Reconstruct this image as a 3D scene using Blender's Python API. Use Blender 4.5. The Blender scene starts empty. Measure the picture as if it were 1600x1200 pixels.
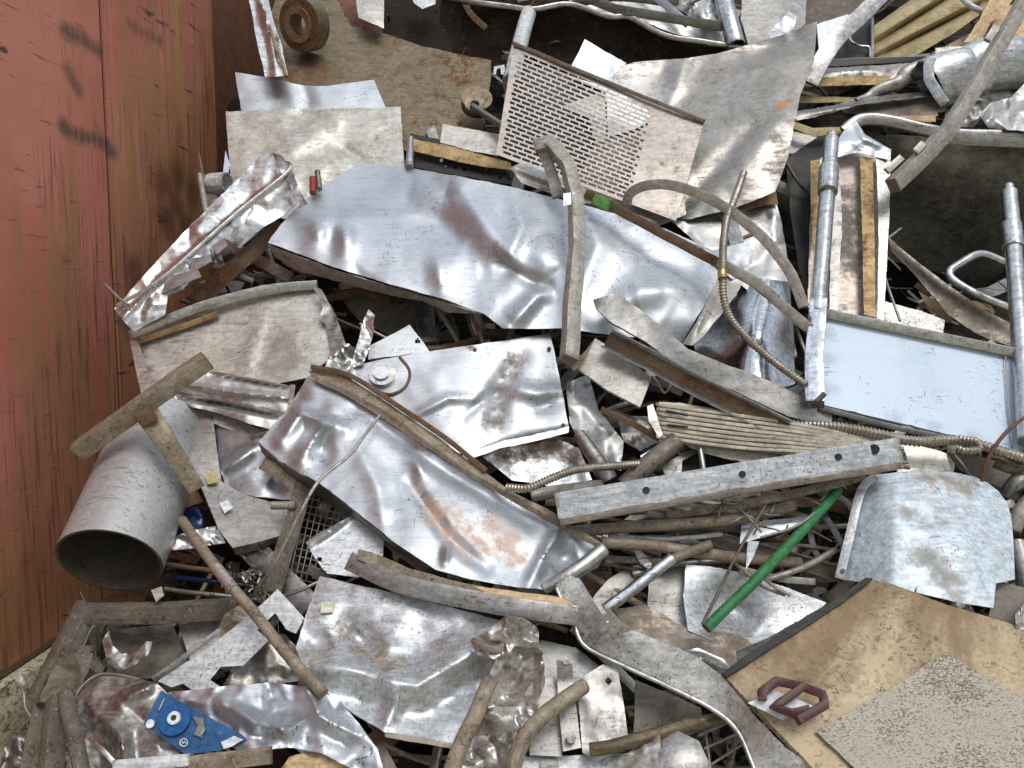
import bpy, bmesh, math, random
import numpy as np
from mathutils import Vector, noise, Matrix
from mathutils.geometry import delaunay_2d_cdt

# ------------------------------------------------------------------ camera
W, H, FPX = 1600.0, 1200.0, 1300.0
PITCH = math.radians(6.0)
CAMZ = 1.65
CAM = Vector((0, 0, CAMZ))
FW = Vector((0, math.cos(PITCH), -math.sin(PITCH)))
UP = Vector((0, math.sin(PITCH), math.cos(PITCH)))
scene = bpy.context.scene
cd = bpy.data.cameras.new('camera')
cam = bpy.data.objects.new('camera', cd)
scene.collection.objects.link(cam)
cam.location = CAM
cam.rotation_euler = (math.pi / 2 - PITCH, 0, 0)
cd.sensor_fit = 'HORIZONTAL'
cd.sensor_width = 36.0
cd.lens = 36.0 * FPX / W
cd.clip_end = 500
scene.camera = cam

# ------------------------------------------------------------------ light
SUN_EL, SUN_AZ = math.radians(56), math.radians(152)   # azimuth clockwise from +Y
wd = bpy.data.worlds.new('World')
scene.world = wd
wd.use_nodes = True
wn = wd.node_tree
wn.nodes.clear()
sky = wn.nodes.new('ShaderNodeTexSky')
sky.sky_type = 'NISHITA'
sky.sun_disc = False
sky.sun_elevation = SUN_EL
sky.sun_rotation = SUN_AZ
sky.air_density = 1.0
sky.dust_density = 3.0
sky.ozone_density = 1.0
hs = wn.nodes.new('ShaderNodeHueSaturation')
hs.inputs['Saturation'].default_value = 0.6
bg = wn.nodes.new('ShaderNodeBackground')
bg.inputs['Strength'].default_value = 0.13
wo = wn.nodes.new('ShaderNodeOutputWorld')
wn.links.new(sky.outputs[0], hs.inputs['Color'])
# broken cloud: pale cloud over the clear sky, brightest overhead
wtc = wn.nodes.new('ShaderNodeTexCoord')
wno = wn.nodes.new('ShaderNodeTexNoise')
wno.inputs['Scale'].default_value = 2.2
wno.inputs['Detail'].default_value = 5
wno.inputs['Roughness'].default_value = 0.55
wn.links.new(wtc.outputs['Generated'], wno.inputs['Vector'])
wmr = wn.nodes.new('ShaderNodeMapRange')
wmr.inputs['From Min'].default_value = 0.36
wmr.inputs['From Max'].default_value = 0.60
wmr.inputs['To Min'].default_value = 0.12
wmr.inputs['To Max'].default_value = 0.92
wn.links.new(wno.outputs['Fac'], wmr.inputs[0])
wsp = wn.nodes.new('ShaderNodeSeparateXYZ')
wn.links.new(wtc.outputs['Generated'], wsp.inputs[0])
wz = wn.nodes.new('ShaderNodeMapRange')
wz.inputs['From Min'].default_value = 0.0
wz.inputs['From Max'].default_value = 1.0
wz.inputs['To Min'].default_value = 0.24
wz.inputs['To Max'].default_value = 1.0
wn.links.new(wsp.outputs['Z'], wz.inputs[0])
wcl = wn.nodes.new('ShaderNodeVectorMath'); wcl.operation = 'SCALE'
wcl.inputs[0].default_value = (8.0, 8.9, 9.8)
wn.links.new(wz.outputs[0], wcl.inputs['Scale'])
wmx = wn.nodes.new('ShaderNodeMix'); wmx.data_type = 'RGBA'
wn.links.new(wmr.outputs[0], wmx.inputs[0])
wn.links.new(hs.outputs[0], wmx.inputs[6])
wn.links.new(wcl.outputs[0], wmx.inputs[7])
wn.links.new(wmx.outputs[2], bg.inputs[0])
wn.links.new(bg.outputs[0], wo.inputs[0])
sl = bpy.data.lights.new('sun', 'SUN')
sl.energy = 1.3
sl.angle = math.radians(26)
sl.color = (1.0, 0.96, 0.9)
so = bpy.data.objects.new('sun', sl)
scene.collection.objects.link(so)
sd = Vector((math.sin(SUN_AZ) * math.cos(SUN_EL), math.cos(SUN_AZ) * math.cos(SUN_EL), math.sin(SUN_EL)))
so.rotation_euler = sd.to_track_quat('Z', 'Y').to_euler()
so.location = (0, 0, 12)
vs = scene.view_settings
vs.view_transform = 'Standard'
vs.look = 'None'
vs.exposure = 0.13
vs.gamma = 1.0
scene.cycles.use_denoising = True
scene.cycles.max_bounces = 8
scene.cycles.glossy_bounces = 4

# ------------------------------------------------------------------ projection onto the slope of the heap
SN = Vector((0, -1.32, 1.0)).normalized()
S0 = Vector((0, 2.5, CAMZ - 1.42))
SC = SN.dot(S0 - CAM)

def ray(x, y):
    r = Vector(((x - W / 2) / FPX, 0, 0)) + FW + UP * ((H / 2 - y) / FPX)
    return r

def P(x, y, o=0.0):
    r = ray(x, y)
    return CAM + r * ((SC + o) / SN.dot(r))

def D(x, y, t):
    return CAM + ray(x, y) * t

def WP(x, y):
    """the point of the red wall seen at px (x, y)"""
    r = ray(x, y)
    k = math.tan(math.radians(4.65))
    return CAM + r * (-2.05 / (r.x - k * r.y))

def dep(p):
    return (p - CAM).dot(FW)

# ------------------------------------------------------------------ geometry builders -> (verts, faces)
_seed = [1]
def nseed():
    _seed[0] += 1
    return _seed[0] * 7.31

def tps(pts, vals, q, reg=0.0):
    pts = np.asarray(pts, float) / 100.0
    q = np.asarray(q, float) / 100.0
    n = len(pts)
    def U(d2):
        return np.where(d2 > 1e-12, 0.5 * d2 * np.log(np.maximum(d2, 1e-12)), 0)
    K = U(((pts[:, None] - pts[None]) ** 2).sum(-1)) + np.eye(n) * reg
    A = np.zeros((n + 3, n + 3))
    A[:n, :n] = K
    A[:n, n] = 1; A[:n, n + 1:] = pts
    A[n, :n] = 1; A[n + 1:, :n] = pts.T
    b = np.zeros(n + 3); b[:n] = vals
    s = np.linalg.lstsq(A, b, rcond=None)[0]
    return U(((q[:, None] - pts[None]) ** 2).sum(-1)) @ s[:n] + s[n] + q @ s[n + 1:]

def segdist(q, pl):
    """distance of points to a polyline and signed side (left of direction positive)"""
    q = np.asarray(q, float)
    best = np.full(len(q), 1e9); side = np.zeros(len(q)); tt = np.zeros(len(q))
    L = 0
    tot = sum(math.dist(a[:2], b[:2]) for a, b in zip(pl, pl[1:]))
    for a, b in zip(pl, pl[1:]):
        a = np.array(a[:2], float); b = np.array(b[:2], float)
        d = b - a; l2 = d @ d; l = math.sqrt(l2)
        t = np.clip(((q - a) @ d) / l2, 0, 1)
        c = a + t[:, None] * d
        dd = np.sqrt(((q - c) ** 2).sum(1))
        s = np.sign(d[0] * (q[:, 1] - a[1]) - d[1] * (q[:, 0] - a[0]))
        m = dd < best
        best = np.where(m, dd, best); side = np.where(m, -s, side); tt = np.where(m, (L + t * l) / tot, tt)
        L += l
    return best, side, tt

def facets(q, sp, seed):
    """piecewise flat random heights: creased, crumpled metal"""
    rnd = random.Random(int(seed * 1000))
    x0, y0 = q.min(0) - sp * 1.5; x1, y1 = q.max(0) + sp * 1.5
    pts = []; hs_ = []
    y = y0
    while y < y1 + sp:
        x = x0
        while x < x1 + sp:
            pts.append(Vector((x + rnd.uniform(-.42, .42) * sp, y + rnd.uniform(-.42, .42) * sp))); hs_.append(rnd.uniform(-1, 1))
            x += sp
        y += sp
    vo, _, fo, ov, _, _ = delaunay_2d_cdt(pts, [], [], 0, 1e-6)
    hv = [hs_[o[0]] if o else 0 for o in ov]
    out = np.zeros(len(q))
    for f in fo:
        a, b, c = (np.array(vo[i]) for i in f)
        den = (b[1] - c[1]) * (a[0] - c[0]) + (c[0] - b[0]) * (a[1] - c[1])
        if abs(den) < 1e-9: continue
        l1 = ((b[1] - c[1]) * (q[:, 0] - c[0]) + (c[0] - b[0]) * (q[:, 1] - c[1])) / den
        l2 = ((c[1] - a[1]) * (q[:, 0] - c[0]) + (a[0] - c[0]) * (q[:, 1] - c[1])) / den
        m = (l1 >= -1e-6) & (l2 >= -1e-6) & (l1 + l2 <= 1 + 1e-6)
        out[m] = (l1 * hv[f[0]] + l2 * hv[f[1]] + (1 - l1 - l2) * hv[f[2]])[m]
    return out

def densify(pts, d):
    out = []
    n = len(pts)
    for i in range(n):
        a, b = pts[i], pts[(i + 1) % n]
        k = max(1, int(math.dist(a[:2], b[:2]) / d))
        for j in range(k):
            t = j / k
            out.append(tuple(a[c] + (b[c] - a[c]) * t for c in range(3)))
    return out

def catmull(pts, n, closed=False):
    pts = [np.array(p, float) for p in pts]
    out = []
    m = len(pts)
    rng = range(m) if closed else range(m - 1)
    for i in rng:
        if closed:
            p0, p1, p2, p3 = pts[i - 1], pts[i], pts[(i + 1) % m], pts[(i + 2) % m]
        else:
            p1, p2 = pts[i], pts[i + 1]
            p0 = pts[i - 1] if i > 0 else 2 * p1 - p2
            p3 = pts[i + 2] if i + 2 < m else 2 * p2 - p1
        for j in range(n):
            t = j / n
            out.append(0.5 * (2 * p1 + (p2 - p0) * t + (2 * p0 - 5 * p1 + 4 * p2 - p3) * t * t + (3 * p1 - p0 - 3 * p2 + p3) * t ** 3))
    if not closed:
        out.append(pts[-1])
    return out

def sheet(pts, o=0.0, g=(0, 0), ctl=(), cr=(), crum=(0, 60), ridged=(0, 60), torn=1.0, step=11, th=0.003, smooth=0, bulge=None, flat=False, holes=()):
    """a sheet whose outline is pts (x, y[, offset]) lying over the slope at offset o"""
    cx = sum(p[0] for p in pts) / len(pts); cy = sum(p[1] for p in pts) / len(pts)
    P3 = []
    for p in pts:
        oo = p[2] if len(p) > 2 else o
        oo += g[0] * (p[0] - cx) / 100 + g[1] * (p[1] - cy) / 100
        P3.append((p[0], p[1], oo))
    if smooth:
        P3 = [tuple(v) for v in catmull(P3, smooth, True)]
    sd_ = nseed()
    base = P3
    ring = densify(P3, 9 if not flat else 1e9) if torn > 0 else P3
    if torn > 0:
        r2 = []
        for i, p in enumerate(ring):
            n1 = noise.noise(Vector((p[0] * .05, p[1] * .05, sd_))) + .6 * noise.noise(Vector((p[0] * .15, p[1] * .15, sd_ + 3)))
            n2 = noise.noise(Vector((p[0] * .05, p[1] * .05, sd_ + 9))) + .6 * noise.noise(Vector((p[0] * .15, p[1] * .15, sd_ + 13)))
            r2.append((p[0] + n1 * torn, p[1] + n2 * torn, p[2]))
        ring = r2
    bm = bmesh.new()
    bm.faces.new([bm.verts.new((p[0], p[1], 0)) for p in ring])
    bm.normal_update()
    bmesh.ops.triangulate(bm, faces=bm.faces[:], quad_method='BEAUTY', ngon_method='EAR_CLIP')
    if not flat:
        x0 = min(p[0] for p in ring); x1 = max(p[0] for p in ring)
        y0 = min(p[1] for p in ring); y1 = max(p[1] for p in ring)
        st = max(step * .55, math.sqrt((x1 - x0) * (y1 - y0) / 16000), 1.6)
        x = x0 + st * .6
        while x < x1:
            bmesh.ops.bisect_plane(bm, geom=bm.verts[:] + bm.edges[:] + bm.faces[:], plane_co=(x, 0, 0), plane_no=(1, 0, 0), dist=1e-4)
            x += st
        y = y0 + st * .6
        while y < y1:
            bmesh.ops.bisect_plane(bm, geom=bm.verts[:] + bm.edges[:] + bm.faces[:], plane_co=(0, y, 0), plane_no=(0, 1, 0), dist=1e-4)
            y += st
        bmesh.ops.dissolve_limit(bm, angle_limit=0, verts=[], edges=[]) if False else None
        bmesh.ops.remove_doubles(bm, verts=bm.verts[:], dist=st * .12)
    for (hx, hy, hr) in holes:
        kill = [f for f in bm.faces if math.dist(f.calc_center_median()[:2], (hx, hy)) < hr]
        bmesh.ops.delete(bm, geom=kill, context='FACES')
    bm.verts.ensure_lookup_table()
    q = np.array([(v.co.x, v.co.y) for v in bm.verts])
    bp = np.array([(p[0], p[1]) for p in base]); bv = np.array([p[2] for p in base])
    # merge coincident controls
    off = tps(bp, bv, q, 1e-4) if len(base) > 3 or ctl else tps(bp, bv, q)
    if ctl:
        cp = np.array([(c[0], c[1]) for c in ctl], float)
        b0 = tps(bp, bv, cp, 1e-4)
        cv = b0 + np.array([c[2] for c in ctl])
        off = tps(np.vstack([bp, cp]), np.concatenate([bv, cv]), q, 1e-4)
    if bulge:
        bx, by, br, bh = bulge
        d2 = ((q[:, 0] - bx) ** 2 + (q[:, 1] - by) ** 2) / br ** 2
        off += bh * np.sqrt(np.maximum(0, 1 - d2))
    for c in cr:
        kind, pl, h, w = c
        d, s, t = segdist(q, pl)
        if kind == 'v':
            u_ = np.maximum(0, 1 - np.sqrt(d * d + (w * .07) ** 2) / w); off += h * (u_ * u_ * (1.6 - .6 * u_)) * np.sin(np.pi * np.clip(t, .06, .94)) ** .5
        elif kind == 'g':
            off += h * np.exp(-(d / w) ** 2) * np.sin(np.pi * np.clip(t, .06, .94)) ** .5
        elif kind == 'f':          # fold: beyond the line (left of its direction) the sheet turns by h per w px
            ds = d * (s > 0); off += h * (np.sqrt(ds * ds + 16) - 4) / w
        elif kind == 's':          # step
            off += h * np.clip(d / w, 0, 1) * (s > 0)
    for i in range(len(q)):
        v = Vector((q[i, 0], q[i, 1], sd_))
        if crum[0]:
            off[i] += crum[0] * (noise.noise(v / crum[1]) + .4 * noise.noise(v / crum[1] * 2.3 + Vector((5, 1, 2))))
    if ridged[0]:
        off += ridged[0] * (facets(q, ridged[1], sd_) + .35 * facets(q, ridged[1] * .45, sd_ + 5))
    for v, of in zip(bm.verts, off):
        v.co = P(v.co.x, v.co.y, float(of))
    bm.normal_update()
    # face the camera
    up = sum(((f.normal.dot(CAM - f.calc_center_median())) > 0) * f.calc_area() for f in bm.faces)
    tot = sum(f.calc_area() for f in bm.faces)
    if up < tot / 2:
        bmesh.ops.reverse_faces(bm, faces=bm.faces[:])
    bm.normal_update()
    # thickness
    V = [v.co.copy() for v in bm.verts]
    N = [v.normal.copy() for v in bm.verts]
    n = len(V)
    bm.verts.index_update()
    F = [tuple(v.index for v in f.verts) for f in bm.faces]
    E = [(l.vert.index, l.link_loop_next.vert.index) for e in bm.edges if len(e.link_faces) == 1 for l in e.link_loops]
    V += [v - nn * th for v, nn in zip(V, N)]
    F += [tuple(i + n for i in reversed(f)) for f in F]
    F += [(b, a, a + n, b + n) for a, b in E]
    bm.free()
    return V, F

def prof(kind, w, h, t=0.004):
    """closed 2D profile; a = across, b = towards the viewer"""
    a, b = w / 2, h / 2
    if kind == 'round':
        n = 14
        return [(a * math.cos(2 * math.pi * i / n), a * math.sin(2 * math.pi * i / n)) for i in range(n)]
    if kind == 'oval':
        n = 14
        return [(a * math.cos(2 * math.pi * i / n), b * math.sin(2 * math.pi * i / n)) for i in range(n)]
    if kind == 'sq':
        r = min(a, b) * .14
        out = []
        for sx, sy, a0 in ((1, 1, 0), (-1, 1, 90), (-1, -1, 180), (1, -1, 270)):
            for k in (0, 45, 90):
                an = math.radians(a0 + k)
                out.append((sx * (a - r) + r * math.cos(an), sy * (b - r) + r * math.sin(an)))
        return out
    if kind == 'L':     # flange across, second flange going back on the +a side
        return [(-a, b), (-a, b - t), (a - t, b - t), (a - t, -b), (a, -b), (a, b)][::-1]
    if kind == 'Lm':
        return [(a, b), (-a, b), (-a, -b), (-a + t, -b), (-a + t, b - t), (a, b - t)]
    if kind == 'U':     # open towards the viewer
        return [(-a, b), (-a, -b), (a, -b), (a, b), (a - t, b), (a - t, -b + t), (-a + t, -b + t), (-a + t, b)]
    if kind == 'Ub':    # web towards the viewer
        return [(-a, -b), (-a + t, -b), (-a + t, b - t), (a - t, b - t), (a - t, -b), (a, -b), (a, b), (-a, b)]

def tube(path, w, kind='round', h=None, o=0.0, n=8, hollow=0.0, straight=False, taper=None, ribs=None, wob=0.0015, roll=0.0, t=0.004, closed=False, metres=False, rollend=None):
    """a bar swept along path [(x, y[, offset]) or Vector]; w in px at its own depth"""
    pts = []
    for p in path:
        if isinstance(p, Vector):
            pts.append(p)
        else:
            pts.append(P(p[0], p[1], p[2] if len(p) > 2 else o))
    if metres:
        ww = w
    else:
        ww = w / FPX * (sum(dep(p) for p in pts) / len(pts))
    sc = ww / w
    hh = ww if h is None else h * sc
    if closed:
        c = [Vector(v) for v in catmull(pts, n, True)]
    elif straight:
        c = []
        for a, b in zip(pts, pts[1:]):
            k = max(2, n)
            c += [a.lerp(b, j / k) for j in range(k)]
        c.append(pts[-1])
    else:
        c = [Vector(v) for v in catmull(pts, n)]
    if ribs:
        L = [0]
        for a, b in zip(c, c[1:]):
            L.append(L[-1] + (b - a).length)
        pit = ribs * sc
        m = min(900, int(L[-1] / pit * 4))
        cc = []
        j = 0
        for i in range(m + 1):
            s = L[-1] * i / m
            while j < len(L) - 2 and L[j + 1] < s:
                j += 1
            cc.append(c[j].lerp(c[j + 1], (s - L[j]) / max(1e-9, L[j + 1] - L[j])))
        c = cc
    if wob and not closed:
        sd_ = nseed()
        for i in range(len(c)):
            k = c[i] * 9
            c[i] = c[i] + Vector((noise.noise(k + Vector((sd_, 0, 0))), noise.noise(k + Vector((0, sd_, 0))), noise.noise(k + Vector((0, 0, sd_))))) * wob
    pr = prof(kind, ww, hh, t)
    m = len(c)
    frames = []
    for i in range(m):
        a = c[i - 1] if (i > 0 or closed) else c[i]
        b = c[(i + 1) % m] if (i < m - 1 or closed) else c[i]
        T = (b - a).normalized()
        B = (CAM - c[i]).normalized()
        B = (B - T * B.dot(T))
        B = B.normalized() if B.length > 1e-6 else SN
        A = T.cross(B)
        if A.z < 0 and abs(A.z) > 1e-9 and False:
            A = -A
        frames.append((T, A, B))
    V = []; F = []
    np_ = len(pr)
    LL = [0.0]
    for a_, b_ in zip(c, c[1:]):
        LL.append(LL[-1] + (b_ - a_).length)
    sd2 = nseed() % 50
    TUV = []; RIM = []
    endl = 18 * sc
    def ringverts(i, k):
        T, A, B = frames[i]
        f = i / max(1, m - 1)
        s = 1.0
        if taper:
            s = taper[0] + (taper[1] - taper[0]) * f
        if ribs:
            s *= 1 + .13 * (1 if i % 4 in (0, 1) else -1)
        an = math.radians(roll + ((rollend - roll) * f if rollend is not None else 0))
        ca, sa = math.cos(an), math.sin(an)
        for x, y in pr:
            TUV.extend((LL[i] + sd2, math.atan2(y, x) * ww * .35 + sd2, 1.0))
            RIM.append(0.0 if closed or ribs else max(0.0, 1 - min(LL[i], LL[-1] - LL[i]) / endl) * .95)
        return [c[i] + A * ((x * ca - y * sa) * s * k) + B * ((x * sa + y * ca) * s * k) for x, y in pr]
    for i in range(m):
        V += ringverts(i, 1.0)
    seg = m if closed else m - 1
    for i in range(seg):
        i2 = (i + 1) % m
        for j in range(np_):
            j2 = (j + 1) % np_
            F.append((i * np_ + j, i * np_ + j2, i2 * np_ + j2, i2 * np_ + j))
    if not closed:
        if hollow:
            b0 = len(V)
            for i in range(m):
                V += ringverts(i, hollow)
            for i in range(m - 1):
                for j in range(np_):
                    j2 = (j + 1) % np_
                    F.append((b0 + i * np_ + j, b0 + (i + 1) * np_ + j, b0 + (i + 1) * np_ + j2, b0 + i * np_ + j2))
            for j in range(np_):
                j2 = (j + 1) % np_
                F.append((j, b0 + j, b0 + j2, j2))
                e = (m - 1) * np_
                F.append((e + j, e + j2, b0 + e + j2, b0 + e + j))
        else:
            F.append(tuple(reversed(range(np_))))
            F.append(tuple((m - 1) * np_ + j for j in range(np_)))
    return V, F, 0, RIM, TUV

def disc(x, y, r, o, th=0.004, n=20, ax=None, hole=0.0, ell=1.0):
    """a short cylinder (bolt, washer, sticker) facing out of the slope at px (x, y)"""
    c = P(x, y, o)
    k = dep(c) / FPX
    a = (ax or SN).normalized()
    u = Vector((1, 0, 0)); u = (u - a * u.dot(a)).normalized(); v = a.cross(u)
    V = []; F = []
    R = r * k
    lo, hi = c - a * th, c + a * th
    for base in (lo, hi):
        for i in range(n):
            an = 2 * math.pi * i / n
            V.append(base + u * R * math.cos(an) + v * R * ell * math.sin(an))
    for i in range(n):
        j = (i + 1) % n
        F.append((i, j, n + j, n + i))
    if hole:
        for base in (lo, hi):
            for i in range(n):
                an = 2 * math.pi * i / n
                V.append(base + u * R * hole * math.cos(an) + v * R * hole * ell * math.sin(an))
        for i in range(n):
            j = (i + 1) % n
            F.append((n + i, n + j, 3 * n + j, 3 * n + i))
            F.append((i, 2 * n + i, 2 * n + j, j))
            F.append((2 * n + i, 3 * n + i, 3 * n + j, 2 * n + j))
    else:
        F.append(tuple(range(n, 2 * n)))
        F.append(tuple(reversed(range(n))))
    return V, F

def box3(c, ex, ey, ez):
    """box at centre c with half-vectors"""
    V = [c + ex * sx + ey * sy + ez * sz for sz in (-1, 1) for sy in (-1, 1) for sx in (-1, 1)]
    return V, [(0, 2, 3, 1), (4, 5, 7, 6), (0, 1, 5, 4), (2, 6, 7, 3), (0, 4, 6, 2), (1, 3, 7, 5)]

def mk(name, geoms, mat, label=None, cat=None, group=None, parent=None, sharp=55, kind=None):
    if isinstance(geoms, tuple):
        geoms = [geoms]
    V = []; F = []; MI = []; RV = []; TV = []
    for gi in geoms:
        b = len(V)
        TV += gi[4] if len(gi) > 4 else [0.0] * (3 * len(gi[0]))
        RV += gi[3] if len(gi) > 3 else [0.0] * len(gi[0])
        V += gi[0]
        F += [tuple(i + b for i in f) for f in gi[1]]
        MI += [gi[2] if len(gi) > 2 else 0] * len(gi[1])
    c = sum(V, Vector((0, 0, 0))) / len(V)
    zs = min(v.z for v in V)
    org = Vector((c.x, c.y, c.z))
    me = bpy.data.meshes.new(name)
    me.from_pydata([v - org for v in V], [], F)
    bm = bmesh.new(); bm.from_mesh(me)
    bmesh.ops.recalc_face_normals(bm, faces=bm.faces[:])
    bm.to_mesh(me); bm.free()
    mats = mat if isinstance(mat, (list, tuple)) else [mat]
    for m_ in mats:
        me.materials.append(m_)
    for p, i in zip(me.polygons, MI):
        p.material_index = i
        p.use_smooth = True
    if any(RV):
        at = me.attributes.new('rim', 'FLOAT', 'POINT')
        at.data.foreach_set('value', RV)
    if any(TV):
        at = me.attributes.new('tuv', 'FLOAT_VECTOR', 'POINT')
        at.data.foreach_set('vector', TV)
    me.set_sharp_from_angle(angle=math.radians(sharp))
    ob = bpy.data.objects.new(name, me)
    scene.collection.objects.link(ob)
    if parent is not None:
        ob.parent = parent
        bpy_off = Vector(parent.get('_org', (0, 0, 0)))
        ob.location = org - bpy_off
    else:
        ob.location = org
    ob['_org'] = tuple(org)
    if label: ob['label'] = label
    if cat: ob['category'] = cat
    if group: ob['group'] = group
    if kind: ob['kind'] = kind
    return ob

def S(name, label, cat, pts, mat, group=None, **k):
    return mk(name, sheet(pts, **k), mat, label, cat, group)

def SP(parent, name, pts, mat, label=None, **k):
    return mk(name, sheet(pts, **k), mat, label, parent=parent)

def T(name, label, cat, path, w, mat, group=None, **k):
    return mk(name, tube(path, w, **k), mat, label, cat, group, sharp=55 if k.get('kind', 'round') in ('round', 'oval') else 30)

def TP(parent, name, path, w, mat, label=None, **k):
    return mk(name, tube(path, w, **k), mat, label, parent=parent, sharp=55 if k.get('kind', 'round') in ('round', 'oval') else 30)

def root(name, label, cat, loc, group=None):
    o = bpy.data.objects.new(name, None)
    scene.collection.objects.link(o)
    o.location = loc
    o['_org'] = tuple(loc)
    o.empty_display_size = .1
    o['label'] = label; o['category'] = cat
    if group: o['group'] = group
    return o
# ------------------------------------------------------------------ materials
def rgb(c):
    return (c[0], c[1], c[2], 1)

class NT:
    def __init__(s, name):
        s.m = bpy.data.materials.new(name); s.m.use_nodes = True
        s.t = s.m.node_tree; s.t.nodes.clear()
        s.out = s.t.nodes.new('ShaderNodeOutputMaterial')
        s.b = s.t.nodes.new('ShaderNodeBsdfPrincipled')
        s.l(s.b.outputs[0], s.out.inputs[0])
        s.tc = s.t.nodes.new('ShaderNodeTexCoord')
        s.co = s.tc.outputs['Object']
    def l(s, a, b):
        s.t.links.new(a, b)
    def mapping(s, sc=(1, 1, 1), rot=(0, 0, 0), loc=(0, 0, 0), src=None):
        n = s.t.nodes.new('ShaderNodeMapping')
        n.inputs['Scale'].default_value = sc; n.inputs['Rotation'].default_value = rot; n.inputs['Location'].default_value = loc
        s.l(src or s.co, n.inputs[0]); return n.outputs[0]
    def noise(s, scale, det=6, rough=.6, co=None, dist=0.0):
        n = s.t.nodes.new('ShaderNodeTexNoise')
        n.inputs['Scale'].default_value = scale; n.inputs['Detail'].default_value = det
        n.inputs['Roughness'].default_value = rough; n.inputs['Distortion'].default_value = dist
        s.l(co or s.co, n.inputs['Vector']); return n.outputs['Fac']
    def ramp(s, f, a, b, lo=0.0, hi=1.0):
        n = s.t.nodes.new('ShaderNodeMapRange')
        n.inputs['From Min'].default_value = a; n.inputs['From Max'].default_value = b
        n.inputs['To Min'].default_value = lo; n.inputs['To Max'].default_value = hi
        n.interpolation_type = 'SMOOTHSTEP'
        s.l(f, n.inputs[0]); return n.outputs[0]
    def math(s, op, a, b=None):
        n = s.t.nodes.new('ShaderNodeMath'); n.operation = op; n.use_clamp = False
        for i, x in enumerate((a, b)):
            if x is None: continue
            if isinstance(x, (int, float)): n.inputs[i].default_value = x
            else: s.l(x, n.inputs[i])
        return n.outputs[0]
    def mix(s, f, a, b):
        n = s.t.nodes.new('ShaderNodeMix'); n.data_type = 'RGBA'
        if isinstance(f, (int, float)): n.inputs[0].default_value = f
        else: s.l(f, n.inputs[0])
        for k, x in ((6, a), (7, b)):
            if isinstance(x, tuple): n.inputs[k].default_value = rgb(x)
            else: s.l(x, n.inputs[k])
        return n.outputs[2]
    def bump(s, h, st, dist=.01, nrm=None):
        n = s.t.nodes.new('ShaderNodeBump')
        n.inputs['Strength'].default_value = st; n.inputs['Distance'].default_value = dist
        s.l(h, n.inputs['Height'])
        if nrm is not None: s.l(nrm, n.inputs['Normal'])
        return n.outputs[0]
    def set(s, k, v):
        i = s.b.inputs[k]
        if isinstance(v, tuple): i.default_value = rgb(v)
        elif isinstance(v, (int, float)): i.default_value = v
        else: s.l(v, i)

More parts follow.
